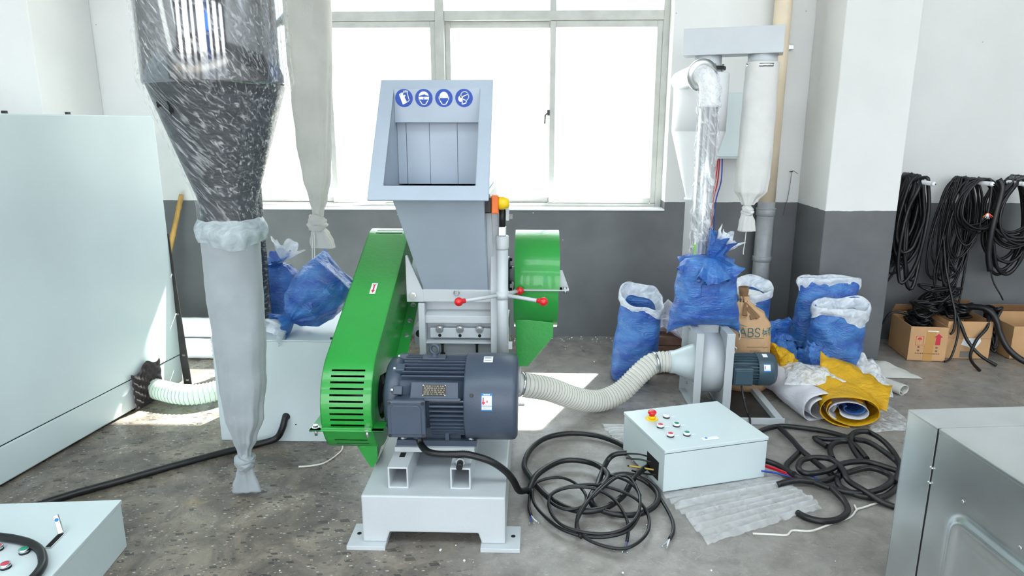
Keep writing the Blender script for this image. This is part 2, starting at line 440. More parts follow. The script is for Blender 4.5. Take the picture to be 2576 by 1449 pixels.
def wall_material(name, line, white=(226, 227, 226), grey=(102, 104, 107), seed=0.):
    m = bpy.data.materials.new(name); m.use_nodes = True; MATS[name] = m
    nt = m.node_tree; N = nt.nodes; L = nt.links; b = N['Principled BSDF']
    g = N.new('ShaderNodeNewGeometry'); sep = N.new('ShaderNodeSeparateXYZ'); L.new(g.outputs['Position'], sep.inputs[0])
    def nz(scale, det=4):
        n = N.new('ShaderNodeTexNoise'); n.inputs['Scale'].default_value = scale; n.inputs['Detail'].default_value = det
        mp = N.new('ShaderNodeMapping'); mp.inputs['Location'].default_value = (seed, seed, 0); L.new(g.outputs['Position'], mp.inputs['Vector']); L.new(mp.outputs['Vector'], n.inputs['Vector'])
        return n.outputs['Fac']
    ad = N.new('ShaderNodeMath'); ad.operation = 'MULTIPLY_ADD'; ad.inputs[1].default_value = .012; L.new(nz(14), ad.inputs[0]); L.new(sep.outputs['Z'], ad.inputs[2])
    gt = N.new('ShaderNodeMath'); gt.operation = 'GREATER_THAN'; gt.inputs[1].default_value = line + .006; L.new(ad.outputs[0], gt.inputs[0])
    def ramp(f, a, c, p=(.35, .7)):
        r = N.new('ShaderNodeValToRGB'); r.color_ramp.elements[0].position = p[0]; r.color_ramp.elements[1].position = p[1]
        r.color_ramp.elements[0].color = hexc(*a); r.color_ramp.elements[1].color = hexc(*c); L.new(f, r.inputs['Fac']); return r.outputs['Color']
    w = ramp(nz(1.3, 5), tuple(int(k * .955) for k in white), white)
    gr = ramp(nz(3.0, 6), tuple(int(k * .92) for k in grey), tuple(int(min(255, k * 1.06)) for k in grey))
    mx = N.new('ShaderNodeMix'); mx.data_type = 'RGBA'; L.new(gt.outputs[0], mx.inputs['Factor']); L.new(gr, mx.inputs['A']); L.new(w, mx.inputs['B'])
    # small pits and paint spots
    v = N.new('ShaderNodeTexVoronoi'); v.inputs['Scale'].default_value = 9; L.new(g.outputs['Position'], v.inputs['Vector'])
    lt = N.new('ShaderNodeMath'); lt.operation = 'LESS_THAN'; lt.inputs[1].default_value = .045; L.new(v.outputs['Distance'], lt.inputs[0])
    sc = N.new('ShaderNodeSeparateColor'); L.new(v.outputs['Color'], sc.inputs[0])
    on = N.new('ShaderNodeMath'); on.operation = 'GREATER_THAN'; on.inputs[1].default_value = .8; L.new(sc.outputs[0], on.inputs[0])
    ml = N.new('ShaderNodeMath'); ml.operation = 'MULTIPLY'; L.new(lt.outputs[0], ml.inputs[0]); L.new(on.outputs[0], ml.inputs[1])
    m2 = N.new('ShaderNodeMix'); m2.data_type = 'RGBA'; L.new(ml.outputs[0], m2.inputs['Factor']); L.new(mx.outputs['Result'], m2.inputs['A']); m2.inputs['B'].default_value = hexc(176, 174, 170)
    L.new(m2.outputs['Result'], b.inputs['Base Color'])
    b.inputs['Roughness'].default_value = .55
    bp = N.new('ShaderNodeBump'); bp.inputs['Strength'].default_value = .12; bp.inputs['Distance'].default_value = .01
    L.new(nz(24, 6), bp.inputs['Height']); L.new(bp.outputs['Normal'], b.inputs['Normal'])
    return m
wall_material('wall_paint', 1.04)
mat('ceiling_paint', (190, 192, 194), .8)
mat('dark_hall', (58, 60, 66), .8)
mat('outer_ground', (168, 164, 158), .9, var=.05, vscale=.6)
mat('outer_facade', (226, 224, 220), .85)
mat('outer_window', (150, 190, 224), .3)

# ------------------------------------------------------------------ the room
WY = 5.12; WT = 5.42
XL, XR = -2.37, .965        # window opening
ZB, ZT = .975, 3.30
struct('floor', MB().box(-7, 8, -7.5, WT, -.06, 0), 'floor_concrete', 'worn grey and brown concrete workshop floor')
mb = MB()
mb.box(-7, XL, WY, WT, 0, 5.2); mb.box(XR, 8, WY, WT, 0, 5.2); mb.box(XL, XR, WY, WT, 0, ZB); mb.box(XL, XR, WY, WT, ZT, 5.2)
struct('wall_back', mb, 'wall_paint', 'workshop wall painted grey below and white above, with the window')
struct('wall_column_right', MB().box(1.932, 2.40, 4.62, WY, 0, 5.2), 'wall_paint', 'square wall column beside the hanging cables', bevel=.008)
struct('wall_column_left', MB().box(-5.4, -3.16, 4.48, WY, 0, 5.2), 'wall_paint', 'wide wall column behind the pale cabinet', bevel=.008)
struct('wall_left', MB().box(-7.2, -7, -7.5, WT, 0, 5.2), 'wall_paint')
struct('wall_right', MB().box(8, 8.2, -7.5, WT, 0, 5.2), 'wall_paint')
# street side behind the photographer: tall bay openings between dark piers, shaped for stripe reflections
mb = MB()
OP = [(-6.4, -5.2), (-4.4, -2.9), (-2.2, -1.5), (-.7, 1.3), (2.3, 3.0), (3.8, 5.2), (6.0, 7.4)]
xs = [-7] + [v for o in OP for v in o] + [8]
for i in range(0, len(xs), 2): mb.box(xs[i], xs[i + 1], -7.5, -7.2, 0, 5.2)
for a, b_ in OP: mb.box(a, b_, -7.5, -7.2, 4.5, 5.2)
struct('wall_front', mb, 'dark_hall')
struct('door_1', MB().box(1.35, 2.25, -7.18, -7.12, 0, 4.4), 'blue_door', 'blue sliding door leaf')
# ceiling with long rooflight strips, added for fill light from above
mb = MB(); ys = [(-7.5, -5.6), (-4.4, -1.2), (.4, WT)]
for a, b_ in ys: mb.box(-7.2, 8.2, a, b_, 5.2, 5.35)
struct('ceiling', mb, 'ceiling_paint')
for k, (a, b_) in enumerate([(-5.6, -4.4), (-1.2, .4)]):
    struct('window_%d' % (k + 2), MB().box(-7.2, 8.2, a, b_, 5.26, 5.27), 'pane_glass', 'clear rooflight strip added for light from above')
# outside
struct('ground_outside', MB().box(-60, 60, -60, 60, -.30, -.08), 'outer_ground')
mb = MB(); mb.box(-6, 6, WT, 6.30, 3.62, 3.74)  # unseen eave, added to cut the sun above the transom
struct('trim_added_eave', mb, 'ceiling_paint')

fac = struct('wall_of_facing_building', MB().box(-30, 34, 24, 24.4, -.1, 8.5), 'outer_facade', 'pale building facing the window across the yard')
w0 = None
for k in range(9):
    x = -20 + k * 4.6
    for j in range(3):
        m_ = MB().box(x + j * 1.25, x + j * 1.25 + 1.1, 23.9, 24.05, 4.90, 5.42)
        part('pane', m_, 'outer_window', fac)

# window
win = thing('window_1', 'wide white-framed workshop window of four sliding sashes', None, (-.70, 5.3, ZB)); win['kind'] = 'structure'
FY0, FY1 = 5.27, 5.35
mb = MB(); fw = .045
mb.box(XL, XL + fw, FY0, FY1, ZB, ZT); mb.box(XR - fw, XR, FY0, FY1, ZB, ZT); mb.box(XL + fw, XR - fw, FY0, FY1, ZB, ZB + .035); mb.box(XL + fw, XR - fw, FY0, FY1, ZT - fw, ZT)
part('outer_frame', mb, 'window_frame', win, bevel=.004)
XM = -.69
part('mullion', MB().box(XM - .032, XM + .032, FY0 - .02, FY1, ZB + .035, ZT - fw), 'window_frame', win, bevel=.004)
for a, b_ in ((XL + fw, XM - .032), (XM + .032, XR - fw)):
    part('transom', MB().box(a, b_, FY0 - .01, FY1, 2.325, 2.39), 'window_frame', win, bevel=.004)
    c_ = (a + b_) / 2
    part('glazing_bar', MB().box(c_ - .022, c_ + .022, FY0, FY1, 2.39, ZT - fw), 'window_frame', win, bevel=.003)
    for p, q in ((a, c_ - .022), (c_ + .022, b_)):
        part('upper_pane', MB().box(p, q, 5.318, 5.322, 2.39, ZT - fw), 'pane_glass', win)
    for n, (p, q, yy) in enumerate(((a, c_ + .018, 5.325), (c_ - .018, b_, 5.29))):
        m_ = MB(); z0, z1 = ZB + .037, 2.323; sw = .04
        m_.box(p, p + sw, yy - .014, yy + .014, z0, z1); m_.box(q - sw, q, yy - .014, yy + .014, z0, z1)
        m_.box(p + sw, q - sw, yy - .014, yy + .014, z0, z0 + .04); m_.box(p + sw, q - sw, yy - .014, yy + .014, z1 - .045, z1)
        s_ = part('sash', m_, 'window_frame', win, bevel=.004)
        part('pane', MB().box(p + sw, q - sw, yy - .002, yy + .002, z0 + .04, z1 - .045), 'pane_glass', s_)
        xh = p + .012 if n else q - .012
        if n:
            h = MB().box(xh - .03, xh - .012, yy - .05, yy - .016, 1.66, 1.70); h.tube([(xh - .03, yy - .04, 1.675), (xh - .045, yy - .05, 1.66), (xh - .047, yy - .05, 1.60)], .006, 6)
            part('latch', h, 'steel_bar', s_)
part('sill', MB().box(XL, XR, 5.105, FY0, ZB - .0, ZB + .012), 'white_plastic', win, bevel=.003)

# ------------------------------------------------------------------ the granulator
G = thing('granulator', 'large grey plastic granulator with green belt guard and dark motor on steel base', 'machine', (-.377, 3.0, 0))
# --- base
mb = MB().prism([(-.653, .018), (-.562, .018), (-.548, .062), (-.205, .062), (-.191, .018), (-.100, .018), (-.100, .217), (-.653, .217)], 2.36, 3.88, 'y')
base = part('base', mb, 'machine_grey', G, bevel=.006)
for x0, x1 in ((-.712, -.562), (-.195, -.043)):
    for y0 in (2.33, 3.76):
        f = part('foot_plate', MB().box(x0, x1, y0, y0 + .155, 0, .018), 'machine_grey', G, bevel=.002)
        hx = x0 + .03 if x0 < -.5 else x1 - .028
        part('bolt_hole', MB().cyl((hx, y0 + .085, .0175), (hx, y0 + .085, .0188), .009, seg=14), 'dark_void', f)
for x0 in (-.559, -.316):
    x1 = x0 + .080; t = .007; z0, z1 = .217, .307
    m_ = MB(); ya, yb = 2.416, 3.02
    o_ = [(x0, z0), (x1, z0), (x1, z1), (x0, z1)]; i_ = [(x0 + t, z0 + t), (x1 - t, z0 + t), (x1 - t, z1 - t), (x0 + t, z1 - t)]
    vs_ = [(x, ya, z) for x, z in o_] + [(x, ya, z) for x, z in i_] + [(x, yb, z) for x, z in o_] + [(x, yb, z) for x, z in i_]
    fs_ = []
    for k in range(4):
        j = (k + 1) % 4
        fs_ += [(k, j, 4 + j, 4 + k), (8 + j, 8 + k, 12 + k, 12 + j), (j, k, 8 + k, 8 + j), (4 + k, 4 + j, 12 + j, 12 + k)]
    m_.add(vs_, fs_)
    rail = part('slide_rail', m_, 'machine_grey', G, bevel=.0025)
    part('slot', MB().box(x0 + .03, x0 + .052, 2.50, 2.54, .3068, .3080), 'dark_void', rail)
m_ = MB().cyl((-.276, 2.435, .330), (-.276, 2.49, .330), .016, seg=14); m_.cyl((-.276, 2.420, .330), (-.276, 2.436, .330), .019, seg=6, smooth=False)
adj = part('adjusting_bolt', m_, 'machine_grey', G)
part('bolt_tip', MB().cyl((-.276, 2.385, .326), (-.276, 2.421, .329), .013, seg=10), 'black_plastic', adj)
part('motor_plate', MB().box(-.556, -.232, 2.545, 2.86, .307, .328), 'machine_grey', G, bevel=.002)

# --- motor
MA = Vector((0, 2.68, .500))          # axis point
def onmot(ang, r, x=0.):             # angle from straight at the camera, upwards
    return Vector((x, MA.y - r * cos(ang), MA.z + r * sin(ang)))
mb = MB().lathe([(.03, -.62), (.05, -.615), (.06, -.60), (.14, -.592), (.158, -.58), (.160, -.545), (.152, -.53), (.142, -.525), (.142, -.262)], (0, MA.y, MA.z), (1, 0, 0), 40)
mb.box(-.548, -.225, 2.56, 2.83, .328, .352)
mb.box(-.52, -.29, 2.585, 2.80, .345, .44); mb.box(-.350, -.335, 2.56, 2.60, .35, .43)
motor = part('motor', mb, 'motor', G)
motor['label'] = 'dark grey finned electric motor'
fin0 = None
for k in range(52):
    a = 2 * pi * k / 52
    aa = (a + pi) % (2 * pi) - pi
    if R(-125) < aa < R(-55): continue
    if R(16) < aa < R(42): continue              # name plate pad
    x0 = -.52
    if R(-52) < aa < R(14): x0 = -.405            # terminal box keeps the left side
    m_ = MB().box(x0, -.266, -.003, .003, .135, .168)
    m_.v = [Vector((p.x, MA.y + p.y * sin(a) - p.z * cos(a), MA.z + p.y * cos(a) + p.z * sin(a))) for p in m_.v]
    part('fin', m_, 'motor', motor)
mb = MB().lathe([(.172, -.270), (.178, -.264), (.178, -.082), (.173, -.068), (.160, -.060), (.03, -.058)], (0, MA.y, MA.z), (1, 0, 0), 56)
cowl = part('fan_cowl', mb, 'motor', motor)
for ang, xx in ((R(22), -.238), (R(-60), -.235)):
    c_ = onmot(ang, .178, xx); n_ = (c_ - Vector((xx, MA.y, MA.z)))
    part('screw', bolt_mb(c_, n_, .006, .004), 'steel_bar', motor)
def cyl_patch(x0, x1, a0, a1, r, n=6):
    rows = [[onmot(a0 + (a1 - a0) * i / n, r, x0), onmot(a0 + (a1 - a0) * i / n, r, x1)] for i in range(n + 1)]
    return MB().grid(rows)
# labels on the cowl
part('energy_label', cyl_patch(-.199, -.156, R(3), R(25), .1792), 'ink_label_blue', motor)
part('label_paper', cyl_patch(-.197, -.158, R(9.5), R(22), .1796), 'paper_white', motor)
part('label_paper', cyl_patch(-.197, -.158, R(4.5), R(8.8), .1796), 'paper_white', motor)
part('label_bar', cyl_patch(-.194, -.189, R(11), R(19.5), .1800), 'ink_red', motor)
part('label_bar', cyl_patch(-.196, -.184, R(12), R(14.2), .1801), 'ink_red', motor)
part('label_bar', cyl_patch(-.1925, -.190, R(17.0), R(20.5), .1802), 'ink_green', motor)
part('label_bar', cyl_patch(-.181, -.178, R(13.4), R(16.0), .1800), 'ink_red', motor); part('label_bar', cyl_patch(-.176, -.173, R(13.4), R(16.0), .1800), 'ink_red', motor)
for a_ in (10.6, 8.0, 6.6, 5.5): part('label_line', cyl_patch(-.193, -.162, R(a_), R(a_ + .35), .1800, 1), 'ink_grey', motor)
for xx in [-.190 + .0042 * i for i in range(6)]: part('label_letter', cyl_patch(xx, xx + .003, R(22.7), R(24.1), .1796, 1), 'paper_white', motor)
part('inspection_sticker', cyl_patch(-.197, -.160, R(70), R(84), .1792), 'paper_white', motor)
for a_ in (73, 77, 80): part('label_line', cyl_patch(-.193, -.166, R(a_), R(a_ + 1.2), .1796, 1), 'ink_grey', motor)
# name plate pad
def padM(ang, r, x): 
    n_ = Vector((0, -cos(ang), sin(ang))); u_ = Vector((1, 0, 0)); w_ = n_.cross(u_)
    M = Matrix((u_, -w_ * -1, n_)).transposed().to_4x4(); M.translation = onmot(ang, r, x); return M
MP = padM(R(29), .150, -.385)
pad = part('nameplate_pad', MB().prism([(-.105, -.034), (.105, -.034), (.095, -.030), (.092, .030), (-.092, .030), (-.095, -.030)], 0, .019, 'z').xf(MP), 'motor', motor, bevel=.002)
part('pad_lip', MB().hexa([MP @ Vector(p) for p in [(-.106, -.045, -.01), (.106, -.045, -.01), (.106, -.032, -.01), (-.106, -.032, -.01), (-.100, -.044, .022), (.100, -.044, .022), (.106, -.034, .022), (-.106, -.034, .022)]]), 'motor', motor, bevel=.0015)
part('nameplate', MB().box(-.047, .020 + .025, -.024, .020, .019, .0208, MP), 'nameplate', motor)
for j in range(5):
    x_ = -.042
    while x_ < .038:
        w_ = random.uniform(.003, .012)
        yy = .0145 - j * .0078
        part('engraved_text', MB().box(x_, min(x_ + w_, .041), yy - .0016, yy + .0016, .0208, .0211, MP), 'name_ink', motor)
        x_ += w_ + random.uniform(.002, .006)
for sx in (-.0445, .0425):
    for sy in (-.0215, .0175): part('rivet', MB().cyl(MP @ Vector((sx, sy, .0205)), MP @ Vector((sx, sy, .0225)), .0022, seg=8), 'zinc', motor)
# terminal box
tb = MB().box(-.545, -.420, 2.475, 2.60, .423, .553)
part('terminal_box', tb, 'motor', motor, bevel=.006)
part('terminal_lid', MB().box(-.560, -.412, 2.455, 2.477, .413, .565), 'motor', motor, bevel=.006, flat_bevel=3)
part('lid_panel', MB().prism([(-.545, .428), (-.427, .428), (-.427, .536), (-.440, .549), (-.532, .549), (-.545, .536)], 2.4505, 2.456, 'y'), 'motor', motor, bevel=.003)
for sx in (-.551, -.421):
    for sz in (.422, .556): part('screw', bolt_mb((sx, 2.455, sz), (0, -1, 0), .005, .002), 'steel_bar', motor)
part('cable_gland', MB().cyl((-.455, 2.52, .430), (-.452, 2.515, .385), .026, .018, seg=14), 'motor', motor)
m_ = MB().lathe([(.021, 0), (.021, .004), (.012, .008), (.009, .018)], onmot(R(90), .166, -.402), (0, 0, 1), 14)
m_.torus(onmot(R(90), .166 + .034, -.402), (.35, 1, 0), .019, .0065, 22, 8)
part('eye_bolt', m_, 'motor', motor)
m_ = MB().box(-.45, -.355, 2.655, 2.705, .660, .672)
part('lifting_boss', m_, 'motor', motor, bevel=.004)
for a_ in (28, 62, 100): 
    part('shield_lug', MB().box(-.548, -.512, -.018, .018, .148, .172).xf(Matrix.Translation((0, MA.y, MA.z)) @ Matrix.Rotation(R(90 - a_), 4, 'X')), 'motor', motor, bevel=.004)
    c_ = onmot(R(a_), .160, -.548)
    part('bolt', bolt_mb(c_, (-1, 0, 0), .008, .008), 'zinc', motor)
for sx in (-.525, -.247):
    m_ = bolt_mb((sx, 2.585, .352), (0, 0, 1), .013, .011); m_.cyl((sx, 2.585, .36), (sx, 2.585, .385), .007, seg=8)
    part('foot_bolt', m_, 'zinc', motor)

# --- belt guard (racetrack of two circles in the Y-Z plane)
GX0, GX1 = -.822, -.622
c1 = Vector((2.68, .505)); r1 = .216; c2 = Vector((3.46, .866)); r2 = .215
dv = c2 - c1; dl = dv.length; th = atan2(dv.y, dv.x); be = math.asin((r1 - r2) / dl)
# outline parameter list of (Y, Z, tag), starting under the motor pulley, going to the front, up and over
a_s = th + pi / 2 + be      # tangent angle on the upper (front) side
a_e = th - pi / 2 - be      # tangent angle on the lower (rear) side
def gp(c, r, a): return Vector((c.x + r * cos(a), c.y + r * sin(a)))
def seglist():
    """front rim pieces as (p, q, slotted)"""
    P = []
    slots = [R(180 - 46 + 6.6 * i) for i in range(10)] + [R(180 + 37), R(180 + 46), R(180 + 55)]
    hw = [R(1.05)] * 10 + [R(.9)] * 3
    cuts = [(s - h, s + h) for s, h in zip(slots, hw)]
    a = a_s; end = a_e + 2 * pi
    marks = sorted([a, end] + [x for c_ in cuts for x in c_] + [R(d) for d in range(120, 330, 5)])
    marks = [m for m in marks if a - 1e-9 <= m <= end + 1e-9]
    for p, q in zip(marks, marks[1:]):
        if q - p < 1e-5: continue
        mid = (p + q) / 2
        P.append((gp(c1, r1, p), gp(c1, r1, q), any(s <= mid <= e for s, e in cuts)))
    front = P
    top = []
    cuts2 = [(R(d), R(d + 2.2)) for d in (84, 92, 100, 108)]
    marks = sorted([a_e, a_s] + [x for c_ in cuts2 for x in c_] + [R(d) for d in range(-60, 140, 6)])
    marks = [m for m in marks if a_e - 1e-9 <= m <= a_s + 1e-9]
    for p, q in zip(marks, marks[1:]):
        if q - p < 1e-5: continue
        mid = (p + q) / 2
        top.append((gp(c2, r2, p), gp(c2, r2, q), any(s <= mid <= e for s, e in cuts2)))
    st = [(gp(c2, r2, a_s), gp(c1, r1, a_s), False), (gp(c1, r1, a_e), gp(c2, r2, a_e), False)]
    return front, top, st
front, top, st = seglist()
mb = MB()
loop = [t_ for t_ in top] + [st[0]] + front + [st[1]]
XC = [GX0, GX0 + .036, GX1 - .032, GX1]
for p, q, sl in loop: mb.v += [Vector((x, p.x, p.y)) for x in XC]
nl = len(loop)
for k, (p, q, sl) in enumerate(loop):
    k2 = (k + 1) % nl
    for c_ in range(3):
        if sl and c_ == 1: continue
        mb.f.append([4 * k + c_, 4 * k + c_ + 1, 4 * k2 + c_ + 1, 4 * k2 + c_]); mb.sm.append(True)
guard = part('belt_guard', mb, 'green', G)
guard['label'] = 'green sheet-metal belt guard with slots'
outline = [p for p, q, s in top] + [st[0][0]] + [p for p, q, s in front] + [st[1][0]]
mb = MB(); n = len(outline)
mb.prism([(p.x, p.y) for p in outline], GX0, GX0 + .003, 'x')
part('side_plate', mb, 'green', guard)
# inner side plate with the shaft hole
hole = [gp(c1 + Vector((.0, .0)), .105, atan2(p.y - c1.y, p.x - c1.x)) for p in outline]
mb = MB(); vs_ = [(GX1 - .001, p.x, p.y) for p in outline] + [(GX1 - .001, h.x, h.y) for h in hole]
mb.add(vs_, [(i, (i + 1) % n, n + (i + 1) % n, n + i) for i in range(n)])
part('side_plate', mb, 'green', guard, solid=.003)
part('pulley', MB().lathe([(.04, -.80), (.085, -.79), (.085, -.63), (.04, -.625), (.04, -.59)], (0, c1.x, c1.y), (1, 0, 0), 28), 'black_plastic', guard)
# split flange round the lower part
zf = c1.y - .066
mb = MB().box(GX0 - .045, GX1 + .045, 2.45, 2.475, zf - .003, zf + .003)
mb.box(GX0 - .045, GX0 + .002, 2.45, 2.84, zf - .003, zf + .003); mb.box(GX1 - .002, GX1 + .045, 2.45, 2.54, zf - .003, zf + .003)
mb.box(GX0, GX1, 2.452, 2.47, zf - .003, zf + .012)
part('split_flange', mb, 'green', guard, bevel=.002)
for x, y in ((GX0 - .026, 2.475), (GX1 - .02, 2.462), (GX0 - .026, 2.78)):
    m_ = bolt_mb((x, y, zf + .003), (0, 0, 1), .011, .009); m_.cyl((x, y, zf - .03), (x, y, zf - .003), .006, seg=8)
    part('flange_bolt', m_, 'zinc', guard)
# rear lip with bolts on the inner side
def gback(t, off): 
    a_, b_ = gp(c1, r1 + off, a_e), gp(c2, r2 + off, a_e); return a_.lerp(b_, t)
mb = MB(); A_, B_, C_, D_ = gback(.22, .0), gback(.80, .0), gback(.80, .035), gback(.22, .035)
mb.prism([(A_.x, A_.y), (B_.x, B_.y), (C_.x, C_.y), (D_.x, D_.y)], GX1 - .002, GX1 + .002, 'x')
mb2 = MB(); A_, B_ = gback(.33, -.147), gback(.86, -.147)
mb2.hexa([(GX1, A_.x, A_.y), (GX1 + .05, A_.x, A_.y), (GX1 + .05, B_.x, B_.y), (GX1, B_.x, B_.y), (GX1, A_.x - .002, A_.y + .004), (GX1 + .05, A_.x - .002, A_.y + .004), (GX1 + .05, B_.x - .002, B_.y + .004), (GX1, B_.x - .002, B_.y + .004)])
part('rear_lip', mb2, 'green', guard, bevel=.001)
for t in (.50, .62, .76):
    p = gback(t, -.147)
    part('lip_bolt', bolt_mb((GX1 + .026, p.x, p.y + .004), (0, -.45, .89), .010, .008), 'zinc', guard)
part('guard_leg', MB().prism([(2.60, .30), (2.78, .36), (2.80, .24), (2.72, .215), (2.66, .195)], -.668, -.660, 'x'), 'green', guard)
m_ = MB().add([(-.700, 2.60, .33), (-.655, 2.60, .33), (-.655, 2.60, .27), (-.672, 2.60, .225), (-.690, 2.60, .265)], [(4, 3, 2, 1, 0)])
part('guard_leg', MB().prism([(-.722, .300), (-.640, .320), (-.640, .245), (-.658, .210), (-.672, .210)], 2.60, 2.606, 'y'), 'green', guard)
# direction sticker on the slanted face
pa, pb = gp(c1, r1 + .003, a_s), gp(c2, r2 + .003, a_s)
def slant(x, t, o=.0):
    n_ = Vector((cos(a_s), sin(a_s))); q = pa.lerp(pb, t) + n_ * o; return Vector((x, q.x, q.y))
part('direction_sticker', MB().add([slant(-.726, .455), slant(-.700, .455), slant(-.700, .545), slant(-.726, .545)], [(0, 1, 2, 3)]), 'paper_white', guard)
part('arrow', MB().add([slant(-.722, .485, .0006), slant(-.713, .462, .0006), slant(-.704, .485, .0006), slant(-.7095, .485, .0006), slant(-.7095, .520, .0006), slant(-.705, .540, .0006), slant(-.713, .530, .0006), slant(-.721, .540, .0006), slant(-.7165, .520, .0006), slant(-.7165, .485, .0006)], [tuple(range(10))]), 'ink_red', guard)

# --- flywheel guard on the right
FX0, FX1 = -.088, .126; fc = Vector((3.40, .84)); fr = .245
def fwp(a, r=fr): return (fc.x + r * cos(a), fc.y + r * sin(a))
up_ = [fwp(R(d)) for d in range(180, -1, -6)]
mb = MB().prism([(fc.x - fr, fc.y + .004)] + up_ + [(fc.x + fr, fc.y + .004)], FX0, FX1, 'x', smooth=True)
fly = part('flywheel_guard', mb, 'green', G, bevel=.003)
fly['label'] = 'round green flywheel guard on the right side'
lo_ = [fwp(R(d)) for d in range(0, -181, -6)]
part('lower_cover', MB().prism([(fc.x + fr, fc.y - .004)] + lo_ + [(fc.x - fr, fc.y - .004)], FX0 - .005, FX1 - .006, 'x', smooth=True), 'green', fly, bevel=.003)
part('split_flange', MB().box(FX0, FX1 + .012, fc.x - fr - .012, fc.x + fr + .01, fc.y - .003, fc.y + .003), 'machine_grey', fly)
part('tab', MB().prism([(FX1 + .0, fc.y - .003), (FX1 + .042, fc.y - .003), (FX1 + .042, fc.y + .004), (FX1 + .012, fc.y + .085), (FX1, fc.y + .085)], fc.x - fr + .04, fc.x - fr + .046, 'y'), 'machine_grey', fly)
part('tab', MB().box(FX1, FX1 + .042, fc.x - fr - .01, fc.x - fr + .046, fc.y - .003, fc.y + .003), 'machine_grey', fly)
m_ = bolt_mb((FX1 + .026, fc.x - fr + .015, fc.y + .003), (0, 0, 1), .009, .007); m_.cyl((FX1 + .026, fc.x - fr + .015, fc.y - .022), (FX1 + .026, fc.x - fr + .015, fc.y), .006, seg=8)
part('tab_bolt', m_, 'zinc', fly)
part('suction_hood', MB().prism([(-.085, .68), (.100, .66), (.100, .588), (-.022, .435), (-.078, .435)], 3.22, 3.42, 'y'), 'green', G, bevel=.003)
part('suction_spigot', MB().lathe([(.075, -.10), (.078, -.03), (.078, .02)], (-.08, 3.32, .34), (1, 0, 0), 24), 'machine_grey', G)
m_ = MB().lathe([(.092, -.14), (.092, -.118)], (0, 3.40, .86), (1, 0, 0), 28)
brg = part('bearing_flange', m_, 'motor', G, bevel=.002)
for d in range(20, 380, 60): part('bolt', bolt_mb((-.118, 3.40 + .075 * cos(R(d)), .86 + .075 * sin(R(d))), (1, 0, 0), .008, .010), 'black_plastic', brg)
part('bearing_hub', MB().lathe([(.045, -.118), (.04, -.09)], (0, 3.40, .86), (1, 0, 0), 20), 'machine_grey', brg)

# --- cutting chamber
CX0, CX1 = -.515, -.190
mb = MB().box(CX0, CX1, 3.11, 3.74, .217, .80)
chm = part('cutting_chamber', mb, 'machine_grey', G, bevel=.004)
part('front_ledge', MB().prism([(3.11, .755), (3.06, .735), (3.06, .70), (3.075, .695), (3.11, .70)], CX0 + .005, CX1 + .012, 'x'), 'machine_grey', chm, bevel=.003)
part('side_rib', MB().box(CX0 - .012, CX0 + .018, 3.04, 3.13, .55, .80), 'machine_grey', chm, bevel=.003)
part('side_rib', MB().box(CX1 - .002, CX1 + .034, 3.03, 3.13, .40, .815), 'machine_grey', chm, bevel=.003)
part('knife_bar', MB().box(CX0 + .035, CX1 - .005, 3.075, 3.11, .625, .672), 'machine_grey', chm, bevel=.003)
part('knife_shelf', MB().box(CX0 + .01, CX1 + .015, 3.05, 3.115, .604, .612), 'machine_grey', chm, bevel=.001)
for x in (-.435, -.340, -.248):
    m_ = MB().cyl((x, 3.076, .668), (x, 3.069, .668), .018, seg=16); m_.cyl((x, 3.07, .668), (x, 3.060, .668), .011, seg=6, smooth=False)
    part('knife_bolt', m_, 'zinc', chm)
    part('knife_slot', MB().cyl((x, 3.0758, .636), (x, 3.0745, .636), .008, seg=10), 'dark_void', chm)
for x in (-.425, -.262):
    m_ = MB().cyl((x, 3.085, .535), (x, 3.085, .600), .006, seg=8); m_.cyl((x, 3.085, .592), (x, 3.085, .602), .012, seg=6, smooth=False); m_.cyl((x, 3.085, .535), (x, 3.085, .547), .013, seg=6, smooth=False)
    part('swing_bolt', m_, 'black_plastic', chm)
brk = part('pivot_bracket', MB().box(-.570, -.505, 3.16, 3.24, .555, .655), 'machine_grey', chm, bevel=.003)
part('pivot_pin', MB().cyl((-.545, 3.15, .62), (-.545, 3.165, .62), .017, seg=16), 'black_plastic', brk)
part('side_block', MB().box(-.176, -.118, 3.20, 3.46, .50, .66), 'white_plastic', chm, bevel=.004)
part('side_tab', MB().box(-.118, -.100, 3.20, 3.23, .53, .56), 'white_plastic', chm)
# upper housing that carries the hopper
UX0, UX1 = -.572, -.170
mb = MB().prism([(3.06, .812), (3.72, .812), (3.72, 1.00), (3.30, 1.06), (3.06, .86)], UX0, UX1, 'x')
uph = part('upper_housing', mb, 'machine_grey', G, bevel=.004)
part('clamp_plate', MB().box(UX0 - .006, UX1 + .006, 3.045, 3.062, .806, .864), 'machine_grey', uph, bevel=.003)
m_ = MB().prism([(UX0 - .006, .806), (-.50, .806), (-.50, .85), (UX0 + .003, 1.02), (UX0 - .006, 1.02)], 3.0425, 3.058, 'y')
part('gusset', m_, 'machine_grey', uph, bevel=.002)
part('bolt', bolt_mb((-.550, 3.0425, .835), (0, -1, 0), .014, .012), 'chrome', uph)
part('lifting_ring', MB().torus((-.348, 3.035, .852), (0, 1, .2), .012, .0022, 18, 6), 'zinc', uph)

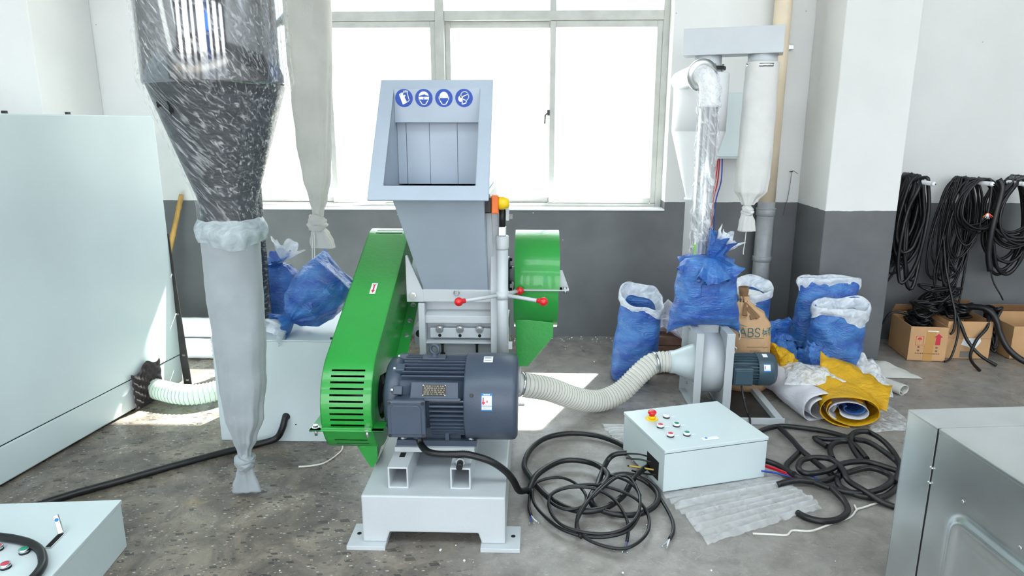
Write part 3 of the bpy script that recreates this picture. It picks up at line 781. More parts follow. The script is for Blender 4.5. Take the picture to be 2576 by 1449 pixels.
# --- hopper neck and head
nb = [(-.500, 3.050, .860), (-.205, 3.050, .860), (-.205, 3.62, .95), (-.500, 3.62, .95)]
nt_ = [(-.585, 2.815, 1.315), (-.206, 2.815, 1.315), (-.206, 3.58, 1.315), (-.585, 3.58, 1.315)]
part('hopper_neck', MB().hexa([Vector(p) for p in nb + nt_]), 'hopper_grey', G, bevel=.004)
part('neck_side_rib', MB().hexa([Vector(p) for p in [(-.206, 3.06, .86), (-.172, 3.06, .86), (-.172, 3.5, .95), (-.206, 3.5, .95), (-.206, 2.95, 1.31), (-.188, 2.95, 1.31), (-.188, 3.5, 1.31), (-.206, 3.5, 1.31)]]), 'machine_grey', G, bevel=.003)
HX0, HX1 = -.660, -.177
pb0 = Vector((0, 2.71, 1.308)); pv = Vector((0, .36, .477)); pl = pv.length; pv.normalize(); pn = Vector((0, -pv.z, pv.y))
def hp(x, v, d=0.): return Vector((x, pb0.y, pb0.z)) + pv * v + pn * d
OX0, OX1 = -.600, -.232; OV0, OV1 = .068, .545
mb = MB()
o_ = [(HX0, 0), (HX1, 0), (HX1, pl), (HX0, pl)]; i_ = [(OX0, OV0), (OX1, OV0), (OX1, OV1), (OX0, OV1)]
vs_ = [hp(x, v, .0) for x, v in o_] + [hp(x, v, .0) for x, v in i_] + [hp(x, v, -.012) for x, v in o_] + [hp(x, v, -.012) for x, v in i_]
fs_ = []
for k in range(4):
    j = (k + 1) % 4
    fs_ += [(k, j, 4 + j, 4 + k), (8 + j, 8 + k, 12 + k, 12 + j), (j, k, 8 + k, 8 + j), (4 + k, 4 + j, 12 + j, 12 + k)]
mb.add(vs_, fs_)
hop = part('hopper_front', mb, 'hopper_grey', G, bevel=.004, flat_bevel=2)
# head body: side walls, roof, floor, back
t = .006
def quadbox(name, a, b, c, d, off, m='hopper_grey'):
    off = Vector(off); P = [Vector(p) for p in (a, b, c, d)]
    return part(name, MB().hexa(P + [p + off for p in P]), m, hop)
b_f, t_f = hp(0, .01, -.012), hp(0, pl - .01, -.012)
for x0 in (HX0 + .004, HX1 - .004 - t):
    x1 = x0 + (.06 if x0 < -.4 else -.06)
    quadbox('hopper_side', (x0, b_f.y, b_f.z), (x1, 3.58, 1.308), (x1, 3.58, 1.70), (x0, t_f.y, t_f.z), (t, 0, 0))
quadbox('hopper_floor', (HX0 + .01, b_f.y, b_f.z), (HX1 - .01, b_f.y, b_f.z), (HX1 - .066, 3.58, 1.308), (HX0 + .066, 3.58, 1.308), (0, 0, t))
quadbox('hopper_roof', (HX0 + .01, t_f.y, t_f.z), (HX1 - .01, t_f.y, t_f.z), (HX1 - .066, 3.58, 1.70), (HX0 + .066, 3.58, 1.70), (0, 0, t))
quadbox('hopper_back', (HX0 + .06, 3.575, 1.308), (HX1 - .06, 3.575, 1.308), (HX1 - .06, 3.575, 1.70), (HX0 + .06, 3.575, 1.70), (0, t, 0))
# feed opening: cheeks, visor and hanging curtain strips
yv = hp(0, OV1).y
for x0 in (OX0 - .006, OX1):
    quadbox('opening_cheek', (x0, hp(0, OV0).y + .004, hp(0, OV0).z), (x0, 3.13, 1.33), (x0, 3.13, hp(0, OV1).z), (x0, yv + .004, hp(0, OV1).z), (.006, 0, 0))
vis = part('visor', MB().box(OX0, OX1, yv - .002, yv + .004, 1.605, hp(0, OV1).z + .004), 'hopper_grey', hop, bevel=.002)
for x0, x1 in ((OX0 + .001, -.5605), (-.559, -.4585), (-.457, -.3365), (-.335, OX1 - .001)):
    part('curtain_strip', MB().box(x0, x1, yv + .035 + random.uniform(0, .004), yv + .040, 1.34, 1.70), 'hopper_grey', hop, bevel=.0008)
# four safety pictograms: blue discs with white figures
def disc(cx, cz, r=.0375): 
    return MB().cyl((cx, yv - .002, cz), (cx, yv - .0034, cz), r, seg=40)
def glyph(cx, cz, polys, s=.0375):
    m = MB()
    for P in polys: m.prism([(cx + x * s, cz + z * s) for x, z in P][::-1], yv - .0042, yv - .0034, 'y')
    return m
def stroke(P, w=.05, closed=False):
    out = []; P = [Vector((x, z)) for x, z in P]
    pr = list(zip(P, P[1:])) + ([(P[-1], P[0])] if closed else [])
    for a, b_ in pr:
        d = (b_ - a); d = d.normalized() if d.length > 0 else Vector((1, 0)); n_ = Vector((-d.y, d.x)) * w; e = d * w * .6
        out.append([tuple(a - n_ - e), tuple(b_ - n_ + e), tuple(b_ + n_ + e), tuple(a + n_ - e)])
    return out
def arc(cx, cz, rx, rz, a0, a1, n=14): return [(cx + rx * cos(R(a0 + (a1 - a0) * i / n)), cz + rz * sin(R(a0 + (a1 - a0) * i / n))) for i in range(n + 1)]
headP = [(-.55, .12), (-.52, -.2), (-.46, -.28), (-.22, -.66), (0, -.74), (.22, -.66), (.46, -.28), (.52, -.2), (.55, .12)]
Z4 = .5 * (1.605 + hp(0, OV1).z) + .033
cxs = [-.557, -.472, -.386, -.300]
glyphs = [
  [[(-.48, .18), (-.05, .32), (.35, -.5), (-.15, -.72)], [(-.48, .16), (-.36, .2), (-.42, .5), (-.54, .42)], [(-.34, .2), (-.22, .25), (-.26, .6), (-.38, .55)], [(-.2, .25), (-.08, .3), (-.1, .62), (-.22, .6)], [(-.05, .25), (.05, .05), (.2, .3), (.1, .38)]]
   + stroke([(.0, .55), (-.02, .78), (.1, .78), (.12, .55), (.16, .8), (.26, .8), (.27, .55), (.34, .78), (.44, .76), (.42, .5), (.5, .05), (.6, -.25), (.4, -.4)], .035),
  [arc(0, .22, .56, .5, 0, 180) + [(-.5, .22), (-.3, .3), (.1, .42), (.3, .3), (.5, .25)], [(-.5, .14), (-.06, .14), (-.04, -.16), (-.46, -.16)], [(.5, .14), (.06, .14), (.04, -.16), (.46, -.16)], [(-.1, .1), (.1, .1), (.1, .02), (-.1, .02)]] + stroke(headP, .05),
  [arc(0, .12, .5, .56, 0, 180) + [(-.62, .06), (-.3, .14), (0, .02), (.3, .14), (.62, .06)], [(-.62, .08), (.62, .08), (.62, .0), (-.62, .0)]] + stroke(headP, .055),
  [arc(-.38, -.08, .28, .34, 0, 360, 18)[:-1]] + stroke(arc(.08, .2, .46, .5, 200, -60), .05) + stroke([(-.3, .1), (.48, .42)], .045) + stroke([(.28, -.22), (.22, -.55), (-.22, -.7), (-.2, -.4)], .05) + stroke([(-.2, -.1), (.2, -.25), (.3, -.25)], .045),
]
for cx_, gl in zip(cxs, glyphs):
    d_ = part('safety_sign', disc(cx_, Z4), 'ink_blue', hop)
    part('pictogram', glyph(cx_, Z4, gl), 'paper_white', hop)

# --- screw jack with three-spoke handle
JX, JY = -.137, 3.0
mb = MB().cyl((JX, JY, .50), (JX, JY, 1.075), .0255, seg=28)
jack = part('jack_column', mb, 'machine_grey', G)
part('jack_collar', MB().lathe([(.0265, 1.06), (.029, 1.07), (.029, 1.118), (.026, 1.122)], (JX, JY, 0), (0, 0, 1), 20), 'machine_grey', jack)
part('jack_nut', MB().box(JX - .017, JX + .017, JY - .017, JY + .017, 1.122, 1.162), 'zinc', jack, bevel=.003)
part('jack_screw', MB().cyl((JX, JY, 1.16), (JX, JY, 1.25), .0145, seg=14), 'black_plastic', jack)
part('jack_bracket', MB().box(JX - .055, JX - .018, JY + .02, JY + .20, .55, 1.26), 'machine_grey', jack, bevel=.003)
part('jack_lug', MB().box(JX + .016, JX + .030, JY - .02, JY + .02, 1.19, 1.26), 'machine_grey', jack, bevel=.002)
part('lug_bolt', MB().cyl((JX + .03, JY, 1.205), (JX + .046, JY, 1.205), .012, seg=6, smooth=False), 'chrome', jack)
part('hub', MB().cyl((JX, JY, .835), (JX, JY, .868), .029, seg=24), 'machine_grey', jack)
for d, L_ in ((-20, .195), (60, .150), (203, .205)):
    dx, dy = cos(R(d)), sin(R(d)); c_ = Vector((JX, JY, .852))
    e_ = c_ + Vector((dx * L_, dy * L_, -.012))
    sp = part('spoke', MB().cyl(c_ + Vector((dx * .02, dy * .02, 0)), e_, .0085, seg=12), 'machine_grey', jack)
    m_ = MB().sphere(e_, .020, 16, 10); m_.cyl(e_ - Vector((dx * .03, dy * .03, -.002)), e_, .011, seg=12)
    part('red_knob', m_, 'red_plastic', jack)

# --- emergency stop box
m_ = MB().box(-.218, -.178, 2.90, 2.965, 1.232, 1.298)
es = part('stop_switch', m_, 'black_plastic', G, bevel=.004)
part('switch_cap', MB().cyl((-.200, 2.899, 1.272), (-.200, 2.894, 1.272), .009, seg=14), 'black_plastic', es)
part('switch_cover', MB().box(-.178, -.149, 2.895, 2.97, 1.230, 1.308), 'orange', es, bevel=.005)
part('stop_button', MB().lathe([(.026, -.149), (.028, -.143), (.028, -.128), (.020, -.108), (.012, -.104)], (0, 2.93, 1.272), (1, 0, 0), 24), 'yellow_plastic', es)

# ------------------------------------------------------------------ soft goods helpers
def lerp_prof(prof, t):
    for a, b_ in zip(prof, prof[1:]):
        if t <= b_[0]:
            k = (t - a[0]) / (b_[0] - a[0]) if b_[0] > a[0] else 0
            k = max(0, min(1, k)); k = k * k * (3 - 2 * k)
            return [x + (y - x) * k for x, y in zip(a[1:], b_[1:])]
    return list(prof[-1][1:])
def nz(p, f, s=0.): return noise.noise(Vector((p[0] * f + s * 7.3, p[1] * f + s * 3.1, p[2] * f - s * 5.7)))
def rid(p, f, s=0.): return 1 - abs(nz(p, f, s)) * 2
def bag_rows(prof, h, nu=56, nv=40, wr=.006, wf=14., seed=0., ts=None, pleats=11):
    """rows of a bag standing on z=0. prof entries: (t, half width, half depth, squareness, pleat amplitude, dx, dy, dz)"""
    rows = []
    ts = ts or [i / nv for i in range(nv + 1)]
    for t in ts:
        hw, hd, sq, pl, dx, dy, dz = lerp_prof(prof, t)
        r = []
        for i in range(nu):
            u = 2 * pi * i / nu
            c, s = cos(u), sin(u); e = 2 / sq
            x = (abs(c) ** e) * (1 if c >= 0 else -1); y = (abs(s) ** e) * (1 if s >= 0 else -1)
            k = 1 + pl * (sin(pleats * u + seed * 3) * .6 + sin((pleats * 2 - 3) * u + seed) * .4)
            p = Vector((x * hw * k, y * hd * k, t * h))
            n_ = Vector((x / max(hw, .01), y / max(hd, .01), 0)); n_ = n_.normalized() if n_.length > 0 else n_
            p += n_ * wr * (nz(p, wf, seed) + .6 * rid(p, wf * .55, seed + 2) - .2)
            p += Vector((dx, dy, dz * (x * x) ** 1.5))
            r.append(p)
        rows.append(r)
    return rows
def cap(mb, row, flip=False):
    o = len(mb.v); c = sum(row, Vector()) / len(row); mb.v += row + [c]; n = len(row)
    for i in range(n):
        f = [o + i, o + (i + 1) % n, o + n]; mb.f.append(f[::-1] if flip else f); mb.sm.append(True)
def ruffle(c, r, h, seed, n=7, nu=64, up=(0, 0, 1), droop=0., amp=.25, r0=.25, rings=9):
    """gathered cloth flaring out of a tie: a pleated trumpet along `up`"""
    up = Vector(up).normalized(); ux = up.orthogonal().normalized(); uy = up.cross(ux); rows = []
    for k in range(rings + 1):
        t = k / rings; row = []
        for i in range(nu):
            u = 2 * pi * i / nu
            rr = r * (r0 + (1 - r0) * t ** .8)
            w = amp * t * (sin(n * u + seed) + .6 * sin((2 * n + 1) * u + seed * 2.3))
            p = Vector(c) + (ux * cos(u) + uy * sin(u)) * rr * (1 + w * .45) + up * (h * t - droop * t * t + rr * w * .5)
            p += Vector((nz(p, 24, seed), nz(p, 24, seed + 4), nz(p, 24, seed + 9))) * .012 * t
            row.append(p)
        rows.append(row)
    return MB().grid(rows, wrap=True)
def xfrows(rows, M): return [[M @ p for p in r] for r in rows]

# ------------------------------------------------------------------ pale sound enclosure on the left
E_ = thing('sound_enclosure', 'tall pale blue-grey steel cabinet filling the left edge', 'cabinet', (-2.209, 4.056, 0), R(-7.73))
part('upper_panel', MB().box(-1.6, 0, -2.6, 0, .192, 1.645), 'pale_cabinet', E_, bevel=.006, world=False)
part('lower_panel', MB().box(-1.595, -.004, -2.595, -.004, .012, .188), 'pale_cabinet', E_, bevel=.010, world=False, flat_bevel=3)
part('seam', MB().box(-1.59, -.008, -2.59, -.008, .186, .194), 'dark_void', E_, world=False)
for y in (-.62, -.98, -1.36, -1.7): part('top_screw', MB().box(-.030, -.014, y, y + .018, 1.645, 1.657), 'black_plastic', E_, world=False)
# egg-crate foam round the hose outlet
rows = []
for i in range(61):
    row = []
    for j in range(73):
        v = i / 60; w = j / 72
        y = -.475 + w * .245; z = .012 + v * (.215 + .03 * w)
        a = max(0, sin(pi * 2 * (w * 5.5))) * .5 + .5 * sin(2 * pi * w * 5.5) * sin(2 * pi * v * 4.5)
        bmp = .017 * (.5 + .5 * sin(2 * pi * (w * 5.0 + v * .3)) * sin(2 * pi * (v * 4.0 - w * .4)))
        ed = min(1, w * 8, (1 - w) * 8, v * 8, (1 - v) * 8); bmp = .006 + (bmp - .006) * max(.25, ed); curl = .003 * sin(w * 7) * v
        row.append(Vector((.012 + bmp + curl, y, z - .02 * sin(w * 9) * v)))
    rows.append(row)
foam = part('acoustic_foam', MB().grid(rows), 'foam', E_, world=False)
foam['label'] = 'dark egg-crate foam round the hose outlet'

# hose out of the enclosure
def hose(name, label, pts, r, pitch, m, wire='hose_wire', parent=None, amp=.045, cat='hose', seg=22, wr=.0013):
    P = resample(spline(pts, 14), pitch / 4)
    mb = MB().tube(P, lambda i: r * (1 + amp * (cos(2 * pi * i / 4))) - r * amp, seg, caps=False)
    c = P[0]
    t_ = thing(name, label, cat, (P[0].x, P[0].y, 0))
    part('hose_wall', mb, m, t_)
    # wire spiral: a helix on the crests
    H = []; up = None; n = len(P); tot = 0
    for i, p in enumerate(P):
        a = P[max(i - 1, 0)]; b_ = P[min(i + 1, n - 1)]; tt = (b_ - a).normalized()
        if up is None: up = tt.orthogonal().normalized()
        else: up = (up - tt * up.dot(tt)).normalized()
        w = tt.cross(up)
        if i % 4 == 0:
            H.append([p + (up * cos(2 * pi * k / 18) + w * sin(2 * pi * k / 18)) * (r + wr * .3) for k in range(18)])
    m2 = MB()
    for ring in H: m2.tube(ring, wr, 5, closed=True)
    part('wire_spiral', m2, wire, t_)
    return t_, P
h1, P1 = hose('ribbed_hose', 'clear ribbed hose coming out of the dark foam', [(-2.33, 3.80, .085), (-2.20, 3.745, .075), (-2.06, 3.70, .068), (-1.94, 3.70, .068), (-1.84, 3.77, .075), (-1.78, 3.90, .09), (-1.80, 4.04, .15)], .060, .022, 'hose_clear')
h2, P2 = hose('ribbed_hose', 'thick clear ribbed hose rising behind the pale low cabinet', [(-1.93, 4.10, .10), (-1.98, 4.16, .20), (-1.98, 4.2, .30), (-1.90, 4.22, .40), (-1.76, 4.20, .44), (-1.5, 4.15, .42)], .078, .024, 'hose_clear')
# long white wrapped rolls on the floor behind the enclosure
for k, (y, z, x0, x1) in enumerate([(4.52, .072, -2.62, -1.90), (4.68, .072, -2.66, -1.88), (4.60, .200, -2.60, -1.92)]):
    n_ = 16; mb = MB()
    rows = [[Vector((x0 + (x1 - x0) * j / 20, y + (.070 + .004 * nz((j, k, a), .8)) * cos(2 * pi * a / n_), z + (.070 + .004 * nz((j, k + 3, a), .8)) * sin(2 * pi * a / n_))) for a in range(n_)] for j in range(21)]
    mb.grid(rows, wrap=True); cap(mb, rows[0], True); cap(mb, rows[-1])
    solo('wrapped_roll', mb, 'white_plastic', ['white plastic-wrapped roll on the floor, nearest of the three', 'white plastic-wrapped roll on the floor against the grey wall', 'white plastic-wrapped roll lying on top of two others'][k], 'roll', 'white wrapped rolls by the wall')

# black slotted angle iron leaning at the cabinet corner
mb = MB(); Lb = .955
z = 0
for a, b_ in ((0, .022), (.034, .185), (.197, .45), (.462, .70), (.712, Lb)): mb.box(-.026, .026, -.0025, .0025, a, b_)
for a, b_ in ((.022, .034), (.185, .197), (.45, .462), (.70, .712)):
    mb.box(-.026, -.010, -.0025, .0025, a, b_); mb.box(.012, .026, -.0025, .0025, a, b_)
mb.box(-.028, -.024, -.0025, .045, 0, Lb)
mb.xf(Matrix.Translation((-2.175, 4.03, .0)) @ Matrix.Rotation(R(-3.3), 4, 'Y') @ Matrix.Rotation(R(-2), 4, 'X') @ Matrix.Rotation(R(-10), 4, 'Z'))
solo('angle_iron', mb, 'steel_bar', 'black slotted angle iron leaning upright against the pale cabinet corner', 'steel bar')

# bamboo pole
top_ = Vector((-2.628, 5.085, 1.085)); d_ = (Vector((-2.70, 4.90, .597)) - top_).normalized()
bot = top_ + d_ * ((top_.z - .018) / -d_.z)
P = [top_.lerp(bot, i / 60) for i in range(61)]
nodes = {5, 16, 26, 35, 44, 52}
mb = MB().tube(P, lambda i: .0175 + .004 * (i / 60) + (.004 if i in nodes else 0), 12)
solo('bamboo_pole', mb, 'bamboo', 'yellow bamboo pole leaning on the grey wall', 'pole')

# ------------------------------------------------------------------ low pale cabinet with two blue sacks
B_ = thing('low_cabinet', 'low pale grey steel cabinet under two blue sacks', 'cabinet', (-1.30, 3.55, 0))
part('body', MB().box(-1.612, -.985, 3.25, 3.86, .0, .543), 'pale_cabinet', B_, bevel=.004)
part('top_sheet', MB().box(-1.616, -.981, 3.246, 3.864, .543, .549), 'pale_cabinet', B_, bevel=.002)
part('cable_hole', MB().cyl((-1.262, 3.2505, .138), (-1.262, 3.2475, .138), .020, seg=20), 'dark_void', B_)
for p in ((-1.215, 3.2485, .095), (-1.585, 3.2485, .20), (-1.575, 3.2485, .16)): part('hole', MB().cyl(p, (p[0], 3.2512, p[2]), .004, seg=8), 'dark_void', B_)
for x in (-1.60, -1.40, -1.01): part('top_screw', MB().cyl((x, 3.275, .549), (x, 3.275, .557), .007, seg=8), 'steel_bar', B_)
part('top_bracket', MB().box(-1.44, -1.40, 3.30, 3.36, .549, .60), 'black_plastic', B_, bevel=.003)

def corr(P, r, pitch=.008, amp=.09, seg=10):
    P = resample(P, pitch / 2); return MB().tube(P, lambda i: r * (1 - amp * (i % 2)), seg), P
cpts = [(-1.262, 3.28, .138), (-1.262, 3.235, .135), (-1.275, 3.215, .085), (-1.31, 3.21, .034), (-1.39, 3.178, .018), (-1.529, 3.079, .018), (-1.712, 2.932, .018), (-1.876, 2.788, .018), (-2.034, 2.653, .018), (-2.16, 2.51, .018), (-2.22, 2.42, .018)]
mb, _ = corr(spline(cpts, 12), .0175)
solo('corrugated_conduit', mb, 'cable', 'black corrugated conduit trailing from the low cabinet across the brown floor', 'conduit')
mb = MB().tube(spline([(-.985, 3.24, .004), (-.958, 3.18, .006), (-.96, 3.12, .004), (-1.0, 3.02, .004), (-1.06, 2.985, .004), (-1.115, 2.975, .004)], 8), .0045, 6)
mb.box(-1.0, -.955, 3.22, 3.25, .0, .028)
solo('extension_lead', mb, 'white_wire', 'short white lead with plug lying below the green guard', 'lead')

# standing tied sack at the back
S = thing('sack', 'tied blue sack standing upright behind the wrapped pipe', 'sack', (-1.43, 3.72, .549), .15)
prof = [(0, .085, .08, 2.6, 0, 0, 0, 0), (.04, .112, .10, 2.8, 0, 0, 0, 0), (.4, .120, .105, 2.6, 0, 0, 0, 0), (.8, .112, .10, 2.4, .01, 0, 0, 0), (.93, .075, .07, 2, .12, 0, 0, 0), (1, .025, .025, 2, .2, 0, 0, 0)]
rows = bag_rows(prof, .30, wr=.007, seed=1); mb = MB().grid(rows, wrap=True); cap(mb, rows[0], True)
part('bag', mb, 'blue_sack', S, world=False)
part('gathered_top', ruffle((0, 0, .28), .085, .10, 2, 6, up=(-.1, -.2, 1), droop=.05), 'blue_sack', S, world=False)
mb = ruffle((.04, 0, .32), .085, .11, 5, 4, up=(.4, -.1, 1), droop=.03, amp=.35)
part('liner', mb, 'liner', S, world=False)
# sack lying on its side, its seam end up to the right
S = thing('sack', 'plump blue sack lying on the low cabinet, tied mouth to the front', 'sack', (-1.13, 3.48, .549))
N0 = Vector((-1.235, 3.345, .625)); S0 = Vector((-1.055, 3.545, .800)); ax = (S0 - N0); ln = ax.length
az = ax.normalized(); wx = Vector((.62, -.12, -.78)); wx = (wx - az * wx.dot(az)).normalized(); wy = az.cross(wx)
M = Matrix((wx, wy, az)).transposed().to_4x4(); M.translation = N0
prof = [(0, .022, .022, 2, .25, 0, 0, 0), (.07, .06, .06, 2, .18, 0, 0, 0), (.22, .115, .11, 2.1, .06, 0, 0, 0), (.55, .150, .125, 2.3, .01, 0, 0, 0), (.82, .150, .10, 2.6, 0, 0, 0, .0), (.96, .150, .045, 2.6, 0, 0, 0, .03), (1, .152, .012, 2.4, 0, 0, 0, .045)]
rows = xfrows(bag_rows(prof, ln * 1.12, wr=.008, wf=16, seed=3, nu=72, nv=44), M)
rows = [[Vector((p.x, p.y, max(p.z, .551 + .004 * nz(p, 20)))) for p in r] for r in rows]
mb = MB().grid(rows, wrap=True); cap(mb, rows[-1])
part('bag', mb, 'blue_sack', S)
part('gathered_mouth', ruffle(N0 + az * .01, .075, .085, 4, 6, up=tuple(-az + Vector((-.25, -.2, .15))), amp=.3), 'blue_sack', S)
part('liner', ruffle(N0 - az * .03, .08, .085, 7, 4, up=tuple(-az + Vector((-.5, -.3, .1))), amp=.35), 'liner', S)
part('string', MB().tube(spline([(-1.150, 3.585, .905), (-1.158, 3.58, .86), (-1.162, 3.572, .83)], 6), .003, 5), 'white_wire', S)

# ------------------------------------------------------------------ wrapped stainless cyclone
mat('stainless', (150, 152, 156), .07, metal=1., var=.06, vscale=3, bump=.03, bscale=9)
mat('black_wrap', (52, 56, 62), .25, var=.2, vscale=8, bump=.5, bscale=16, stretch=(1, 1, 3))
film('stretch_film', .46, streak=(70, 70, 7), lo=.50, hi=.74, scale=1., bump=.5, floor=.04, rot=(.0, .7, .0))
film('film_collar', .66, col=(.58, .67, .71, 1), streak=(6, 6, 9), lo=.3, hi=.7, scale=3., bump=.14, floor=.40)
CXc, CYc = -1.218, 2.72
Y_ = thing('cyclone', 'dark stainless cyclone wrapped in clear stretch film', 'cyclone separator', (CXc, CYc, 1.19))
part('barrel', MB().lathe([(.258, 1.742), (.262, 1.752), (.262, 2.50), (.255, 2.505)], (CXc, CYc, 0), (0, 0, 1), 64), 'stainless', Y_)
cone = part('cone', MB().lathe([(.108, 1.185), (.108, 1.295), (.250, 1.742)], (CXc, CYc, 0), (0, 0, 1), 56, caps=False), 'black_wrap', Y_)
# film
rows = []
prof = [(1.17, .112), (1.21, .115), (1.30, .119), (1.36, .135), (1.45, .172), (1.58, .217), (1.70, .257), (1.757, .276), (1.80, .275), (1.95, .270), (2.2, .270), (2.4, .270)]
for k in range(60):
    z = 1.175 + (2.4 - 1.175) * k / 59
    for (a, ra), (b_, rb) in zip(prof, prof[1:]):
        if a <= z <= b_: r = ra + (rb - ra) * (z - a) / (b_ - a)
    row = []
    for i in range(96):
        u = 2 * pi * i / 96
        p = Vector((cos(u), sin(u), z))
        rr = r + .004 + .005 * nz((p.x * .6, p.y * .6, z * 3 + u * .4), 5, 1) + .003 * rid((p.x, p.y, z * 2 + u), 9, 3)
        row.append(Vector((CXc + rr * cos(u), CYc + rr * sin(u), z)))
    rows.append(row)
part('film_wrap', MB().grid(rows, wrap=True), 'stretch_film', Y_)
rows = []
for k in range(12):
    t = k / 11; z = 1.235 - t * .10; row = []
    for i in range(80):
        u = 2 * pi * i / 80
        rr = .122 + .016 * sin(pi * t) + .010 * t * sin(5 * u + 1) + .006 * t * sin(13 * u)
        row.append(Vector((CXc + rr * cos(u), CYc + rr * sin(u) * .95, z + .016 * t * sin(u * 2 + .6) + .008 * nz((cos(u), sin(u), t), 4))))
    rows.append(row)
part('film_collar', MB().grid(rows, wrap=True), 'film_collar', Y_)
# torn holes in the wrap
for zc, ang, w, hgt in ((1.665, -118, .018, .014), (1.652, -106, .014, .032)):
    m_ = MB(); pts = []
    for k in range(9):
        a = 2 * pi * k / 9; rr = .7 + .3 * sin(3 * a + zc * 9)
        uu = R(ang) + cos(a) * w * rr / .25; z = zc + sin(a) * hgt * rr
        r = .247 + (z - 1.66) * .3 + .006
        pts.append(Vector((CXc + r * cos(uu), CYc + r * sin(uu), z)))
    m_.add(pts, [tuple(range(9))]); part('tear', m_, 'dark_void', Y_)
# wrapped down pipe behind, from the low cabinet up to the inlet above the picture
P = resample(spline([(-1.452, 3.52, .552), (-1.452, 3.52, 1.2), (-1.452, 3.52, 2.05), (-1.45, 3.44, 2.22), (-1.45, 3.2, 2.27), (-1.44, 2.75, 2.27)], 10), .02)
mat('black_pipe_wrap', (44, 50, 58), .28, col2=(150, 158, 166), vscale=3.5, stretch=(9, 9, 26), fac=(.54, .76), bump=.6, bscale=4)
part('inlet_pipe', MB().tube(P, lambda i: .050 + .0025 * nz((i, 0, 0), .6), 24), 'black_pipe_wrap', Y_)
part('outlet_neck', MB().cyl((CXc, CYc, 2.50), (CXc, CYc, 2.62), .10, seg=28), 'stainless', Y_)
part('manifold', MB().box(-1.40, -1.05, 2.54, 4.18, 2.62, 2.80), 'machine_grey', Y_, bevel=.004)
part('bag_spigot', MB().cyl((-1.248, 3.98, 2.44), (-1.248, 3.98, 2.62), .115, seg=24), 'machine_grey', Y_)

def hang(name, label, spec, m, cat='filter bag', nu=64, pl=9, seed=0., nv=70, sq=2.3, flat=.55, wr=.004):
    """hanging cloth bag. spec: (z, centre x, centre y, half width, pleat) from top to bottom"""
    z0, z1 = spec[0][0], spec[-1][0]
    mb = MB(); rows = []
    pr = [((z0 - s[0]) / (z0 - z1),) + s[1:] for s in spec]
    for k in range(nv + 1):
        t = k / nv; cx, cy, hw, ple, fl = lerp_prof(pr, t); z = z0 + (z1 - z0) * t; row = []
        for i in range(nu):
            u = 2 * pi * i / nu; c, s = cos(u), sin(u); e = 2 / sq
            x = abs(c) ** e * (1 if c >= 0 else -1); y = abs(s) ** e * (1 if s >= 0 else -1)
            q = 1 + ple * (sin(pl * u + seed) + .5 * sin((pl * 2 + 1) * u + seed * 2))
            p = Vector((cx + x * hw * q, cy + y * hw * fl * q, z))
            p += Vector((x, y, 0)) * wr * (nz((p.x, p.y, p.z * .35), 18, seed) + .5 * nz(p, 30, seed + 3))
            row.append(p)
        rows.append(row)
    mb.grid(rows, wrap=True)
    return mb, rows
def knot_mb(c, r, seed=0., tilt=.3):
    """an overhand knot in cloth: two tilted wraps round a gathered core, creased"""
    mb = MB(); c = Vector(c)
    for k, (ti, yaw, zz, R_, hh) in enumerate(((.42, .3, .16, .60, .42), (-.38, 1.4, -.20, .56, .36), (.9, 2.4, .02, .50, .30))):
        A = Matrix.Rotation(yaw + seed, 3, 'Z') @ Matrix.Rotation(ti, 3, 'X'); rows = []
        for i in range(40):
            a = 2 * pi * i / 40; row = []
            for j in range(14):
                b_ = 2 * pi * j / 14; q = Vector(((R_ + .30 * cos(b_)) * cos(a), (R_ + .30 * cos(b_)) * sin(a) * .85, hh * sin(b_)))
                q *= 1 + .10 * sin(3 * b_ + 4 * a + seed) * .6 + .07 * sin(5 * b_ - 2 * a + k)
                row.append(c + A @ (q * r) + Vector((0, 0, zz * r)))
            rows.append(row)
        rows.append(rows[0]); mb.grid(rows, wrap=True)
    mb.sphere(c, r * .6, 14, 9, (1, 1, 1.5))
    return mb
# grey cloth bag under the cyclone
FB = thing('filter_bag', 'long grey cloth bag hanging from the cyclone, knotted near the floor', 'filter bag', (-1.24, CYc, .03))
mb, rows = hang('x', '', [(1.205, CXc - .003, CYc, .107, 0, .98), (1.12, CXc - .006, CYc, .112, 0, .9), (.95, CXc - .010, CYc, .114, .004, .75), (.75, CXc - .008, CYc, .108, .01, .7), (.55, CXc - .012, CYc, .098, .025, .7), (.38, -1.236, CYc, .078, .06, .75), (.27, -1.245, CYc, .046, .12, .85), (.215, -1.250, CYc, .026, .2, .9), (.19, -1.252, CYc, .024, .2, .9)], 'grey_cloth', pl=7, seed=1.3, sq=2.2)
part('cloth', mb, 'grey_cloth', FB)
part('knot', knot_mb((-1.253, CYc - .005, .165), .052, .7), 'grey_cloth', FB)
mb, rows = hang('x', '', [(.150, -1.255, CYc, .026, .12, .9), (.11, -1.258, CYc, .034, .18, .8), (.06, -1.262, CYc, .050, .24, .6), (.024, -1.262, CYc, .058, .2, .5)], 'grey_cloth', pl=3, seed=2.2, sq=2.0, nv=16)
part('tail', mb, 'grey_cloth', FB, solid=.004)
